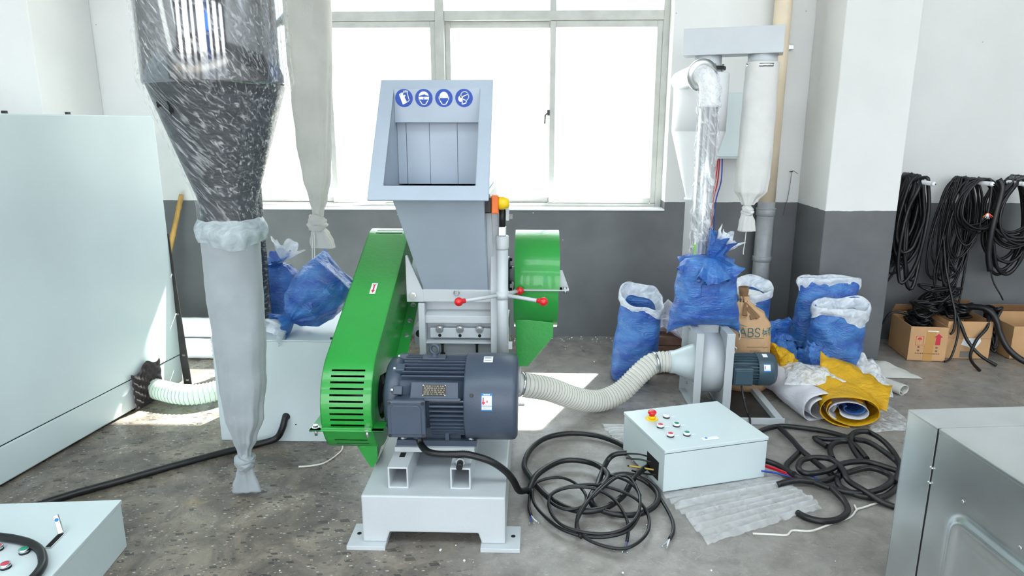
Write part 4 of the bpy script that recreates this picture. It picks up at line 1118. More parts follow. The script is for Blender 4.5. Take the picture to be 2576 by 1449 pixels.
# off-white cloth bag by the window
WB = thing('filter_bag', 'creased off-white cloth bag hanging in front of the window, knotted', 'filter bag', (-1.25, 4.0, .88))
mb, rows = hang('x', '', [(2.55, -1.248, 3.98, .122, 0, .95), (2.25, -1.250, 3.99, .130, .005, .85), (1.95, -1.258, 4.0, .124, .02, .7), (1.75, -1.262, 4.0, .112, .04, .65), (1.5, -1.268, 4.0, .098, .07, .65), (1.30, -1.262, 4.0, .078, .10, .7), (1.17, -1.262, 4.0, .050, .14, .8), (1.10, -1.268, 4.0, .030, .18, .9), (1.07, -1.27, 4.0, .028, .2, .9)], 'white_cloth', pl=5, seed=.4, sq=2.2)
part('cloth', mb, 'white_cloth', WB)
part('knot', knot_mb((-1.272, 3.995, 1.035), .066, 2.1), 'white_cloth', WB)
mb, rows = hang('x', '', [(1.01, -1.265, 4.0, .030, .14, .9), (.97, -1.252, 4.0, .046, .2, .75), (.92, -1.243, 4.0, .062, .22, .5), (.885, -1.238, 4.0, .066, .16, .45)], 'white_cloth', pl=3, seed=4.2, nv=16)
part('tail', mb, 'white_cloth', WB, solid=.004)
part('string', MB().tube(spline([(-1.285, 3.97, 1.0), (-1.300, 3.965, .90), (-1.305, 3.96, .80), (-1.300, 3.96, .74)], 8), .0035, 5), 'white_wire', WB)
part('string', MB().tube(spline([(-1.280, 3.97, 1.0), (-1.288, 3.965, .90), (-1.292, 3.96, .82), (-1.296, 3.96, .77)], 8), .003, 5), 'white_wire', WB)

# plastic strip lying on the window sill
rows = []
for k in range(25):
    t = k / 24; x = -1.95 + .83 * t; z = .992 + .022 * t ** 3 + .004 * sin(t * 9)
    rows.append([Vector((x, 5.15 + .01 * sin(t * 4), z + .001)), Vector((x, 5.19, z + .012 + .02 * t * (1 - t))), Vector((x, 5.225, z + .003))])
solo('plastic_strip', MB().grid(rows), 'white_plastic', 'white plastic strip lying on the window sill', 'plastic strip', solid=.002)

# ------------------------------------------------------------------ control box in the lower left corner
def button(parent, x, y, z, lens, kind='flat'):
    b_ = part('button_base', MB().lathe([(.0165, 0), (.0165, .006)], (x, y, z), (0, 0, 1), 20), 'black_plastic', parent, world=False)
    part('button_ring', MB().lathe([(.0158, .006), (.0165, .008), (.0160, .0155), (.0135, .017), (.0122, .0160)], (x, y, z), (0, 0, 1), 24), 'chrome' if kind == 'chrome' else 'white_plastic', parent, world=False)
    part('button_lens', MB().lathe([(.0122, .0150), (.0118, .0168), (.006, .0174)], (x, y, z), (0, 0, 1), 20), lens, parent, world=False)
K = thing('control_box', 'pale control box in the lower left corner with raised latch', 'control box', (-1.572, 2.328, 0), R(5.5))
part('body', MB().box(-.64, 0, -.50, 0, 0, .180), 'pale_cabinet', K, bevel=.003, world=False)
part('lid', MB().box(-.643, .003, -.503, .003, .182, .200), 'pale_cabinet', K, bevel=.003, world=False)
part('lid_gap', MB().box(-.638, -.002, -.498, -.002, .178, .184), 'dark_void', K, world=False)
lt = part('latch_tray', MB().box(-.108, -.083, -.305, -.205, .200, .2035), 'chrome', K, bevel=.0015, world=False)
part('latch_recess', MB().box(-.104, -.087, -.300, -.225, .2035, .2042), 'dark_void', K, world=False)
lv = part('latch_lever', MB().box(-.009, .009, -.004, .004, 0, .068).xf(Matrix.Translation((-.095, -.222, .204)) @ Matrix.Rotation(R(-28), 4, 'X') @ Matrix.Rotation(R(-24), 4, 'Y')), 'chrome', K, bevel=.0015, world=False)
part('latch_key', MB().cyl((0, -.0042, .05), (0, -.006, .05), .006, seg=12).xf(Matrix.Translation((-.095, -.222, .204)) @ Matrix.Rotation(R(-28), 4, 'X') @ Matrix.Rotation(R(-24), 4, 'Y')), 'ink_label_blue', K, world=False)
Ki = ROOTM[K.name].inverted()
for wx_, wy_, le in ((-1.699, 1.991, 'btn_green'), (-1.702, 1.910, 'btn_red'), (-1.800, 2.004, 'btn_red'), (-1.80, 1.92, 'btn_green')):
    p = Ki @ Vector((wx_, wy_, 0)); button(K, p.x, p.y, .200, le, 'chrome')
mb, _ = corr(spline([(-2.2, 2.10, .03), (-2.16, 2.10, .20), (-2.05, 2.085, .2155), (-1.83, 2.054, .2155), (-1.765, 2.042, .2155), (-1.701, 2.021, .2155), (-1.641, 1.985, .2155), (-1.597, 1.938, .2155), (-1.570, 1.893, .2155), (-1.560, 1.83, .2155), (-1.58, 1.76, .2155)], 12), .0145)
solo('corrugated_conduit', mb, 'cable', 'black corrugated conduit curling over the corner control box lid', 'conduit')

# ------------------------------------------------------------------ suction hose between granulator and blower
h3, P3 = hose('ribbed_hose', 'white ribbed suction hose sagging from the granulator to the blower', [(-.10, 3.335, .300), (-.03, 3.36, .280), (.087, 3.45, .225), (.235, 3.57, .125), (.36, 3.66, .0725), (.45, 3.71, .076), (.53, 3.75, .110), (.625, 3.80, .190), (.70, 3.84, .236), (.76, 3.85, .245), (.83, 3.85, .245)], .063, .021, 'hose_white')
def clamp(i, parent, m='chrome'):
    p = P3[i]; t_ = (P3[i + 1] - P3[i - 1]).normalized()
    mb = MB().lathe([(.0645, -.007), (.0655, -.007), (.0655, .007), (.0645, .007)], p, t_, 28, caps=False)
    part('hose_clamp', mb, m, parent)
clamp(8, h3); clamp(len(P3) - 22, h3)
p = P3[len(P3) - 22]; part('clamp_screw', MB().box(p.x - .006, p.x + .006, p.y - .078, p.y - .062, p.z - .02, p.z + .012), 'chrome', h3, bevel=.002)

# ------------------------------------------------------------------ blower
W_ = thing('blower', 'pale grey centrifugal blower with dark motor under a blue sack', 'blower', (1.02, 3.85, 0))
Y0, Y1 = 3.68, 4.04
for x, s in ((.948, -1), (1.085, 1)):
    m_ = MB().box(x - .002, x + .002, Y0, Y1, .002, .468)
    a, b_ = (x - .040, x + .002) if s < 0 else (x - .010, x + .036)
    m_.box(a, b_, Y0 - .003, Y0 + .002, .002, .468); m_.box(a, b_, Y1 - .002, Y1 + .003, .002, .468); m_.box(a, b_, Y0, Y1, .464, .470); m_.box(a, b_, Y0, Y1, .002, .008)
    part('side_frame', m_, 'machine_grey', W_, bevel=.0015)
part('scroll_housing', MB().lathe([(.178, .950), (.178, 1.083)], (0, 3.87, .245), (1, 0, 0), 40), 'machine_grey', W_)
part('outlet_duct', MB().box(.955, 1.078, 3.86, 4.03, .25, .475), 'machine_grey', W_, bevel=.003)
part('inlet_cone', MB().lathe([(.066, .80), (.068, .83), (.105, .925), (.110, .946)], (0, 3.85, .245), (1, 0, 0), 36), 'pale_cabinet', W_)
m_ = MB()
for z in (.06, .40):
    for y in (3.72, 4.0): part('bolt', bolt_mb((.944, y, z), (-1, 0, 0), .007, .006), 'zinc', W_)
part('stiffener', MB().box(.925, .944, 3.76, 3.80, .01, .14), 'machine_grey', W_, bevel=.002)
# blower motor
MBz = .215; MBy = 3.83
m_ = MB().lathe([(.05, 1.112), (.082, 1.116), (.082, 1.30)], (0, MBy, MBz), (1, 0, 0), 28)
bm = part('motor', m_, 'motor_teal', W_)
for k in range(30):
    a = 2 * pi * k / 30
    m_ = MB().box(1.122, 1.288, -.0022, .0022, .078, .093)
    m_.v = [Vector((q.x, MBy + q.y * sin(a) - q.z * cos(a), MBz + q.y * cos(a) + q.z * sin(a))) for q in m_.v]
    part('fin', m_, 'motor_teal', bm)
part('fan_cowl', MB().lathe([(.094, 1.288), (.097, 1.292), (.097, 1.37), (.085, 1.395), (.03, 1.402)], (0, MBy, MBz), (1, 0, 0), 36), 'motor_teal', bm)
part('terminal_box', MB().box(1.135, 1.245, MBy - .130, MBy - .07, MBz - .058, MBz + .045), 'motor_teal', bm, bevel=.006)
part('terminal_lid', MB().box(1.143, 1.237, MBy - .136, MBy - .129, MBz - .048, MBz + .035), 'motor_teal', bm, bevel=.005)
m_ = MB().lathe([(.010, 0), (.006, .012)], (1.165, MBy, MBz + .092), (0, 0, 1), 10); m_.torus((1.165, MBy, MBz + .118), (.3, 1, 0), .013, .0042, 16, 6)
part('eye_bolt', m_, 'zinc', bm)
def bpatch(x0, x1, a0, a1, r, n=4):
    f = lambda a, x: Vector((x, MBy - r * cos(a), MBz + r * sin(a)))
    return MB().grid([[f(R(a0 + (a1 - a0) * i / n), x0), f(R(a0 + (a1 - a0) * i / n), x1)] for i in range(n + 1)])
part('energy_label', bpatch(1.312, 1.352, 8, 36, .0978), 'ink_label_blue', bm); part('label_paper', bpatch(1.314, 1.350, 13, 33, .0981), 'paper_white', bm)
part('label_bar', bpatch(1.318, 1.322, 18, 29, .0984), 'ink_red', bm); part('label_line', bpatch(1.317, 1.345, 15, 15.8, .0984, 1), 'ink_grey', bm)
part('inspection_sticker', bpatch(1.318, 1.345, 62, 80, .0978), 'paper_white', bm)
# base frame
m_ = MB().box(1.10, 1.375, 3.525, 3.530, .0, .042); m_.box(1.10, 1.375, 3.525, 3.57, .0, .004)
part('frame_bar', m_, 'machine_grey', W_, bevel=.0015)
m_ = MB().hexa([Vector(p) for p in [(1.335, 3.53, 0), (1.375, 3.53, 0), (1.375, 4.12, 0), (1.335, 4.12, 0), (1.335, 3.53, .032), (1.375, 3.53, .032), (1.375, 4.12, .032), (1.335, 4.12, .032)]])
part('frame_bar', m_, 'machine_grey', W_, bevel=.002)
part('frame_bar', MB().box(1.10, 1.335, 4.08, 4.12, 0, .032), 'machine_grey', W_, bevel=.002)
part('drip_tray', MB().box(1.11, 1.334, 3.575, 4.079, .0, .003), 'steel_bar', W_)
mb = MB().tube(spline([(1.19, MBy - .10, .16), (1.195, MBy - .11, .12), (1.20, 3.67, .06), (1.205, 3.62, .02), (1.19, 3.56, .05), (1.18, 3.50, .03), (1.175, 3.49, .012)], 10), .006, 8)
part('power_cable', mb, 'cable', W_)

# ------------------------------------------------------------------ right-hand dust collector
U = thing('dust_collector', 'white cyclone dust collector with grey manifold beside the window', 'dust collector', (1.035, 4.5, .70))
cx, cy = 1.037, 4.5
part('barrel', MB().lathe([(.02, 1.905), (.160, 1.905), (.166, 1.90), (.166, 1.555)][::-1], (cx, cy, 0), (0, 0, 1), 48), 'white_plastic', U)
part('cone', MB().lathe([(.052, 1.13), (.166, 1.555)], (cx, cy, 0), (0, 0, 1), 40, caps=False), 'white_plastic', U)
part('discharge_tube', MB().lathe([(.056, .004), (.056, 1.12), (.064, 1.122), (.064, 1.135), (.052, 1.137)], (cx, cy, 0), (0, 0, 1), 28), 'white_plastic', U)
part('outlet_neck', MB().lathe([(.080, 1.90), (.080, 2.0)], (cx + .02, cy - .06, 0), (0, 0, 1), 32), 'machine_grey', U)
fl = part('bolt_flange', MB().lathe([(.105, 1.918), (.107, 1.921), (.107, 1.935), (.105, 1.938)], (cx + .02, cy - .06, 0), (0, 0, 1), 32), 'black_plastic', U)
for k in range(8):
    a = 2 * pi * k / 8 + .2; part('flange_bolt', MB().cyl((cx + .02 + .094 * cos(a), cy - .06 + .094 * sin(a), 1.91), (cx + .02 + .094 * cos(a), cy - .06 + .094 * sin(a), 1.95), .006, seg=6), 'zinc', U)
MM = Matrix.Translation((1.19, 4.40, 2.0)) @ Matrix.Rotation(R(-18), 4, 'Z')
part('manifold', MB().box(-.285, .285, -.095, .095, 0, .152, MM), 'machine_grey', U, bevel=.003)
part('bag_spigot', MB().lathe([(.085, 1.93), (.085, 2.0)], (1.355, 4.345, 0), (0, 0, 1), 28), 'machine_grey', U)
part('hose_clamp', MB().lathe([(.0935, 1.925), (.0945, 1.925), (.0945, 1.945), (.0935, 1.945)], (1.353, 4.335, 0), (0, 0, 1), 28, caps=False), 'chrome', U)
# feed pipe: elbow in film, shiny upright with reflection stripes painted into its colour
mat('pipe_reflections', (176, 178, 182), .22, metal=.55, col2=(236, 238, 242), vscale=2.5, stretch=(34, 34, .2), fac=(.40, .60))
film('pipe_film', .7, streak=(18, 18, 5), lo=.46, hi=.70, scale=2.2, bump=1., floor=.10)
PX, PY = .962, 3.96
part('upright_pipe', MB().cyl((PX, PY, .476), (PX, PY, 1.70), .052, seg=28), 'pipe_reflections', U)
P = resample(spline([(PX, PY, 1.69), (PX, PY, 1.77), (PX - .012, PY + .02, 1.835), (PX - .035, PY + .10, 1.868), (.90, 4.22, 1.865), (.905, 4.5, 1.86)], 10), .015)
part('elbow', MB().tube(P, .055, 24), 'white_plastic', U)
i_ = len(P) // 3
part('elbow_flange', MB().lathe([(.056, -.01), (.088, -.01), (.088, .01), (.056, .01)], P[i_], (P[i_ + 1] - P[i_ - 1]), 28), 'zinc', U)
rows = []
Pf = resample([Vector((PX, PY, .50 + .05 * k)) for k in range(25)] + P[4:i_ - 1], .02)
mb = MB().tube(Pf, lambda i: .063 + .006 * nz((i * .35, 1, 2), 1.) + .004 * sin(i * 1.7), 26, caps=False)
for q in mb.v:
    q += Vector((nz(q, 26, 1), nz(q, 26, 2), 0)) * .010
part('film_wrap', mb, 'pipe_film', U)
mat('green_tape', (120, 190, 60), .4)
part('green_strip', MB().box(PX - .047, PX - .036, PY - .052, PY - .046, .56, .93), 'green_tape', U)
# its cloth bag
DB = thing('filter_bag', 'narrow white cloth bag hanging under the grey manifold', 'filter bag', (1.35, 4.33, .93))
mb, rows = hang('x', '', [(1.955, 1.353, 4.335, .093, 0, .98), (1.90, 1.353, 4.335, .094, 0, .95), (1.7, 1.352, 4.33, .097, .006, .85), (1.45, 1.350, 4.33, .100, .012, .75), (1.28, 1.346, 4.33, .102, .02, .7), (1.20, 1.342, 4.33, .094, .05, .7), (1.14, 1.334, 4.33, .05, .14, .8), (1.11, 1.33, 4.33, .03, .2, .9)], 'white_cloth', pl=6, seed=3.3)
part('cloth', mb, 'knit', DB)
part('knot', knot_mb((1.330, 4.325, 1.075), .046, 1.0), 'knit', DB)
mb, rows = hang('x', '', [(1.055, 1.328, 4.33, .03, .1, .9), (1.0, 1.33, 4.33, .044, .14, .6), (.945, 1.332, 4.33, .050, .12, .5)], 'knit', pl=3, seed=1.2, nv=12)
part('tail', mb, 'knit', DB, solid=.004)
part('string', MB().tube(spline([(1.327, 4.31, .95), (1.325, 4.31, .88), (1.320, 4.31, .82), (1.322, 4.31, .80)], 6), .003, 5), 'white_wire', DB)
# switch box on the wall with wires
EB = thing('switch_box', 'grey electrical box on the wall behind the dust collector', 'switch box', (1.39, 5.06, 1.36))
part('body', MB().box(1.27, 1.53, 5.0, 5.12, 1.372, 1.81), 'pale_cabinet', EB, bevel=.004)
part('bottom_tray', MB().box(1.26, 1.535, 4.985, 5.12, 1.360, 1.372), 'machine_grey', EB, bevel=.002)
for k, (x, m_) in enumerate(((1.305, 'red_wire'), (1.316, 'red_wire'), (1.327, 'red_wire'), (1.345, 'blue_wire'))):
    part('wire', MB().tube(spline([(x, 5.05, 1.36), (x - .012 + .006 * k, 5.06, 1.2), (x - .02, 5.07, 1.05), (x - .03 + .004 * k, 5.08, .85), (x - .02, 5.09, .55)], 8), .0045, 6), m_, EB)
# wall drain pipe
DP = thing('drain_pipe', 'vertical drain pipe on the wall, cream above and grey below', 'pipe', (1.675, 5.02, 0))
part('upper_pipe', MB().cyl((1.675, 5.02, 1.055), (1.675, 5.02, 3.6), .058, seg=28), 'pvc_cream', DP)
part('lower_pipe', MB().cyl((1.675, 5.02, 0), (1.675, 5.02, 1.055), .060, seg=28), 'pvc_clear', DP)
for z0, z1, r in ((.955, 1.01, .066), (.62, .66, .067), (1.0, 1.012, .070)):
    part('coupling', MB().lathe([(.060, z0), (r, z0 + .004), (r, z1 - .004), (.060, z1)], (1.675, 5.02, 0), (0, 0, 1), 28), 'pvc_clear', DP)
part('pipe_clip', MB().box(1.735, 1.79, 5.07, 5.115, 2.10, 2.13), 'zinc', DP, bevel=.003)

WW = thing('loose_wire', 'thin bent wire hanging from a nail on the wall right of the drain pipe', 'wire', (1.86, 5.11, 1.0))
part('nail', MB().cyl((1.857, 5.12, 1.262), (1.857, 5.07, 1.266), .004, seg=8), 'steel_bar', WW)
part('strand', MB().tube(spline([(1.90, 5.08, 1.25), (1.87, 5.075, 1.268), (1.857, 5.08, 1.26), (1.858, 5.10, 1.15), (1.850, 5.105, 1.05), (1.838, 5.11, .95)], 6), .0022, 5), 'ink_grey', WW)

# ------------------------------------------------------------------ sacks on the right
def open_sack(label, x, y, w, d, h, rz, lean=(0, 0), seed=0., cuff=.10, pel=None, slump=.03, name='sack', mouth=(1., 1.), tilt=0., roll=0., group='blue sacks around the blower', flat=False):
    S = thing(name, label, 'sack', (x, y, 0), rz, group)
    lx, ly = lean
    prof = [(0, w * .46, d * .42, 3, 0, 0, 0, -.0), (.03, w * .5, d * .48, 3.2, 0, 0, 0, 0), (.35, w * .52, d * .52, 2.8, 0, lx * .3, ly * .3, 0), (.7, w * .50, d * .47, 2.5, .012, lx * .7, ly * .7, 0), (1, w * .5 * mouth[0], d * .45 * mouth[1], 2.2, .03, lx, ly, 0)]
    rows = bag_rows(prof, h, nu=72, nv=44, wr=.016, wf=11, seed=seed, pleats=5)
    for k, r in enumerate(rows):
        t = k / (len(rows) - 1)
        for p in r: p.z += (tilt * (p.y - ly * t) / max(d, .01) + roll * (p.x - lx * t) / w * 2) * .22 * t ** 3 + (slump * nz((p.x, p.y, 1), 9, seed) * t ** 4)
    mb = MB().grid(rows, wrap=True); cap(mb, rows[0], True)
    inner = []
    for k in range(8):
        t = k / 7; r = []
        for i, p in enumerate(rows[-1]):
            c = Vector((lx, ly, p.z)); q = c + (p - c) * (.985 - .06 * t); q.z = p.z - t * h * .5; r.append(q)
        inner.append(r)
    mb.grid([r[::-1] for r in inner], wrap=True)
    part('bag', mb, 'blue_sack', S, world=False)
    # folded-over liner
    cr = []; n = 12
    for k in range(n + 1):
        t = k / n; r = []
        for i, p in enumerate(rows[-1]):
            u = 2 * pi * i / len(rows[-1]); c = Vector((lx, ly, p.z)); dirv = (p - c); dl = dirv.length; dn = dirv / max(dl, 1e-6)
            if t < .3: q = c + dn * (dl - .028 + .030 * t / .3); q.z = p.z - .07 + (t / .3) * .085
            else:
                s = (t - .3) / .7; q = c + dn * (dl + .004 + 0.010 * sin(pi * min(1, s * 1.2)) + .010 * s * nz((u * 2, s, seed), 1.6)); q.z = p.z + .012 - s * (cuff * (1 + .35 * sin(2 * u + seed) + .25 * nz((u, seed, 0), 1.3)))
            q += Vector((nz(q, 22, seed), nz(q, 22, seed + 3), nz(q, 22, seed + 6))) * (.004 + .010 * max(0, t - .3))
            r.append(q)
        cr.append(r)
    part('liner_cuff', MB().grid(cr, wrap=True), 'liner', S, world=False)
    if pel:
        m_ = MB(); rr = []
        for k in range(8):
            t = k / 7; rr.append([Vector((lx + (p.x - lx) * (1 - t) * .94, ly + (p.y - ly) * (1 - t) * .94, pel + .05 * sin(t * pi / 2) + .006 * nz(p * (1 - t), 40))) for p in rows[-1]])
        m_.grid(rr, wrap=True); pl_ = part('pellets', m_, 'pellets', S, world=False); pl_['kind'] = 'stuff'
    return S
open_sack('open blue sack standing left of the blower with rolled white liner', .625, 4.20, .245, .20, .545, R(-14), (.055, .02), 1.5, .055, tilt=.42, mouth=(1.0, 1.1), roll=-.16)
open_sack('open blue sack of white pellets behind the kraft bag', 1.42, 4.44, .27, .24, .575, R(5), (0, 0), 4.5, .055, pel=.49, tilt=.34)
open_sack('tall blue sack against the wall column with flat clear top', 1.905, 4.47, .36, .16, .615, R(0), (.03, .0), 7.1, .070, mouth=(1.1, .45), slump=.02)
open_sack('blue sack with wide folded liner in front of the tall sack', 1.905, 4.24, .325, .22, .500, R(6), (.02, .0), 9.4, .085, mouth=(1.05, .9), tilt=.16)

# tied sack sitting on the blower
S = thing('sack', 'full tied blue sack sitting on top of the blower', 'sack', (.985, 3.86, .472), R(3), 'blue sacks around the blower')
prof = [(0, .212, .012, 2.3, 0, 0, 0, -.052), (.05, .208, .055, 2.4, 0, 0, 0, -.040), (.16, .190, .098, 2.7, 0, 0, 0, -.012), (.4, .178, .112, 2.6, 0, 0, 0, 0), (.7, .165, .103, 2.5, .004, 0, 0, 0), (.88, .150, .085, 2.4, .012, 0, 0, .006), (.95, .125, .066, 2.2, .05, .0, 0, .012), (.985, .07, .045, 2, .15, .01, 0, .01), (1, .022, .022, 2, .2, .012, 0, 0)]
rows = bag_rows(prof, .392, nu=90, nv=64, wr=.010, wf=17, seed=5.5)
mb = MB().grid(rows, wrap=True); part('bag', mb, 'blue_sack', S, world=False)
part('gathered_skirt', ruffle((.012, -.012, .400), .162, -.030, 3.2, 7, up=(0, -.24, 1), droop=.055, amp=.34, r0=.12, rings=14), 'blue_sack', S, world=False)
part('gathered_tail', ruffle((.015, 0, .385), .075, .135, 1.1, 5, up=(.45, -.1, 1), droop=0., amp=.45, r0=.28, rings=12), 'blue_sack', S, world=False)
part('gathered_tail', ruffle((.03, -.01, .392), .075, .085, 6.1, 5, up=(1, -.25, .35), droop=.02, amp=.4, r0=.25), 'blue_sack', S, world=False)
part('liner', ruffle((.05, .02, .42), .070, .115, 2.4, 5, up=(.8, 0, .9), droop=0.0, amp=.5, r0=.3), 'liner', S, world=False)
part('stitching', MB().tube(spline([(.205, -.012, -.03), (.214, -.014, -.05), (.216, -.014, -.075), (.212, -.014, -.09)], 5), .0025, 5), 'white_wire', S, world=False)
mat('blue_patch', (22, 78, 158), .36, bump=.3, bscale=60)
m_ = [[None] * 9 for _ in range(7)]
for a in range(7):
    for b_ in range(9):
        t = .50 + .16 * a / 6; xx = -.055 + .10 * b_ / 8
        hw, hd, sq, pl, dx, dy, dz = lerp_prof(prof, t)
        yy = -hd * (1 - (abs(xx) / hw) ** sq) ** (1 / sq) - .0045
        m_[a][b_] = Vector((xx, yy, t * .392))
part('sewn_patch', MB().grid(m_), 'blue_patch', S, world=False)

# kraft bag with tied neck
KB = thing('kraft_bag', 'brown kraft paper bag printed ABS with a twisted neck', 'paper bag', (1.325, 4.10, 0), R(-4))
prof = [(0, .115, .095, 3, 0, 0, 0, 0), (.03, .128, .11, 3, 0, 0, 0, 0), (.4, .130, .112, 2.8, 0, 0, 0, 0), (.70, .124, .108, 2.5, 0, 0, 0, 0), (.82, .098, .09, 2.2, .05, -.012, 0, 0), (.90, .05, .05, 2, .16, -.03, 0, 0), (.955, .022, .022, 2, .2, -.04, 0, 0), (1, .030, .026, 2, .2, -.045, 0, 0)]
KH = .585
rows = bag_rows(prof, KH, nu=72, nv=54, wr=.004, wf=12, seed=8.2, pleats=7); mb = MB().grid(rows, wrap=True); cap(mb, rows[0], True)
part('bag', mb, 'kraft', KB, world=False)
part('twisted_neck', MB().lathe([(.022, 0), (.020, .02), (.027, .05), (.030, .085)], (-.043, 0, .555), (-.08, 0, 1), 16, caps=False), 'kraft_dark', KB, world=False, solid=.003)
for a0, ln, w in ((-1.2, .13, .016), (-.75, .12, .013), (-1.75, .10, .014)):
    q0 = Vector((-.040, -.024, .545)); q1 = q0 + Vector((cos(a0) * ln * .75, -.075, -ln * .62))
    n_ = (q1 - q0).normalized().cross(Vector((0, -1, .5))).normalized() * w
    part('paper_fold', MB().hexa([q0 - n_ * .4, q0 + n_ * .4, q1 + n_, q1 - n_] + [p + Vector((0, -.008, .006)) for p in (q0 - n_ * .4, q0 + n_ * .4, q1 + n_, q1 - n_)]), 'kraft_dark', KB, world=False, bevel=.002)
part('tie', MB().torus((-.042, 0, .552), (-.08, 0, 1), .023, .004, 20, 6), 'black_plastic', KB, world=False)
def on_bag(prof, H, x, z, off=.0025):
    hw, hd, sq, pl, dx, dy, dz = lerp_prof(prof, z / H); k = min(.999, abs((x - dx) / hw))
    return Vector((x, -hd * (1 - k ** sq) ** (1 / sq) + dy - off, z))
def print_stroke(parent, pts, w, m, prof, H, name='print', off=.0032, dense=5):
    P = []
    for (a, b_), (c_, d_2) in zip(pts, pts[1:]):
        for k in range(dense): P.append((a + (c_ - a) * k / dense, b_ + (d_2 - b_) * k / dense))
    P.append(pts[-1])
    mb = MB().tube([on_bag(prof, H, x, z, off) for x, z in P], w, 5); return part(name, mb, m, parent, world=False)
# lettering: A B S and two characters, drawn as strokes
def glyph_line(parent, strokes, ox, oz, sx, sz, w, m, name): 
    mb = MB()
    for st in strokes:
        P = []
        pts = [(ox + a * sx, oz + b_ * sz) for a, b_ in st]
        for (a, b_), (c_, d_2) in zip(pts, pts[1:]):
            for k in range(4): P.append(on_bag(prof, KH, a + (c_ - a) * k / 4, b_ + (d_2 - b_) * k / 4, .004))
        P.append(on_bag(prof, KH, *pts[-1], .004)); mb.tube(P, w, 5)
    part(name, mb, m, parent, world=False)
LA = [[(0, 0), (.5, 1), (1, 0)], [(.2, .38), (.8, .38)]]
LB = [[(0, 0), (0, 1), (.6, 1), (.8, .85), (.8, .65), (.6, .52), (0, .52)], [(.6, .52), (.9, .4), (.9, .12), (.65, 0), (0, 0)]]
LS = [[(.9, .85), (.65, 1), (.25, 1), (.05, .8), (.15, .58), (.8, .42), (.92, .2), (.7, 0), (.25, 0), (0, .15)]]
C1 = [[(.18, 0), (.18, 1)], [(0, .72), (.36, .72)], [(.18, .65), (0, .35)], [(.42, .7), (.6, .2)], [(.6, .7), (.42, .2)], [(.66, .62), (1, .62)], [(.86, 1), (.86, .05), (.76, .02)], [(.7, .42), (.76, .3)]]
C2 = [[(.05, .95), (.05, .1)], [(.05, .95), (.32, .95), (.32, .05)], [(.05, .68), (.32, .68)], [(.05, .4), (.32, .4)], [(.5, 1), (.5, .62), (.95, .62)], [(.9, .9), (.5, .78)], [(.5, .48), (.92, .48), (.92, 0), (.5, 0), (.5, .48)], [(.5, .25), (.92, .25)]]
for k, (g_, ox, sx) in enumerate(((LA, -.078, .040), (LB, -.028, .032), (LS, .012, .030), (C1, .056, .032), (C2, .091, .026))):
    glyph_line(KB, g_, ox, .360, sx, .052, .0030 if k < 3 else .0019, 'ink_green', 'lettering')
glyph_line(KB, [[(0, 0), (1, -.1)]], -.080, .352, .19, .04, .0012, 'ink_green', 'printed_line')
glyph_line(KB, [[(0, .1), (.5, -.1)]], -.075, .425, .07, .04, .0012, 'ink_green', 'printed_line')
for k, (ox, oz, w_) in enumerate(((-.03, .296, .10), (-.01, .272, .06), (.07, .290, .03))):
    glyph_line(KB, [[(0, 0), (1, .04)]], ox, oz, w_, .03, .0014, 'ink_brown', 'printed_line')

# crumpled empty sacks and film
def crumple(name, label, cat, x, y, w, d, h, rz, seed, m, amp=.35, f=6., nu=80, nv=36, group=None, z0=0.):
    """a slumped, creased heap of sacking"""
    M = Matrix.Translation((x, y, z0)) @ Matrix.Rotation(rz, 4, 'Z'); rows = []
    for k in range(nv + 1):
        t = k / nv; a = t * pi / 2; row = []
        for i in range(nu):
            u = 2 * pi * i / nu; e = 2 / 2.8; c = cos(u); s = sin(u)
            cx_ = abs(c) ** e * (1 if c > 0 else -1); sy_ = abs(s) ** e * (1 if s > 0 else -1); ca = cos(a) ** .6
            p = Vector((cx_ * ca * w / 2, sy_ * ca * d / 2, sin(a) * h))
            n_ = Vector((cx_ * ca, sy_ * ca, sin(a))).normalized()
            big = Vector((nz(p, f, seed), nz(p, f, seed + 3), nz(p, f, seed + 6))) * amp * .16
            q = p + big
            cr = abs(nz(q, f * 1.5, seed + 9)) * .05 + abs(nz(q, f * 3.2, seed + 12)) * .022
            q = q + n_ * amp * 1.6 * (.022 - cr)
            q.z = max(.0015 + .001 * t, q.z); row.append(M @ q)
        rows.append(row)
    mb = MB().grid(rows, wrap=True); cap(mb, rows[-1])
    return solo(name, mb, m, label, cat, group)
crumple('empty_sack', 'crumpled empty blue sack slumped beside the kraft bag', 'sack', 1.63, 4.33, .24, .19, .30, R(10), 3.0, 'blue_sack', .9, 8.)
crumple('empty_sack', 'crumpled dark blue sack heaped in front of the lined sack', 'sack', 1.72, 4.09, .20, .18, .22, R(-30), 6.4, 'blue_sack', .9, 9.)
crumple('empty_sack', 'mustard yellow empty sack bunched upright beside the kraft bag', 'sack', 1.535, 4.06, .135, .12, .265, R(-15), 9.2, 'yellow_fabric', .7, 8.)
crumple('white_sack', 'small white sack behind the open blue sack', 'sack', .885, 4.36, .16, .15, .175, R(0), 12.5, 'white_fabric', .7, 9., z0=.262)
BS = thing('brick_stack', 'low stack of dusty bricks under the small white sack', 'bricks', (.90, 4.40, 0))
for k in range(4):
    for j in range(2):
        y0 = 4.30 + j * .118
        part('brick', MB().box(.80 + .004 * ((k * 7) % 3), 1.0, y0, y0 + .110, .002 + k * .065, .002 + k * .065 + .060), 'brick_dust', BS, bevel=.003)

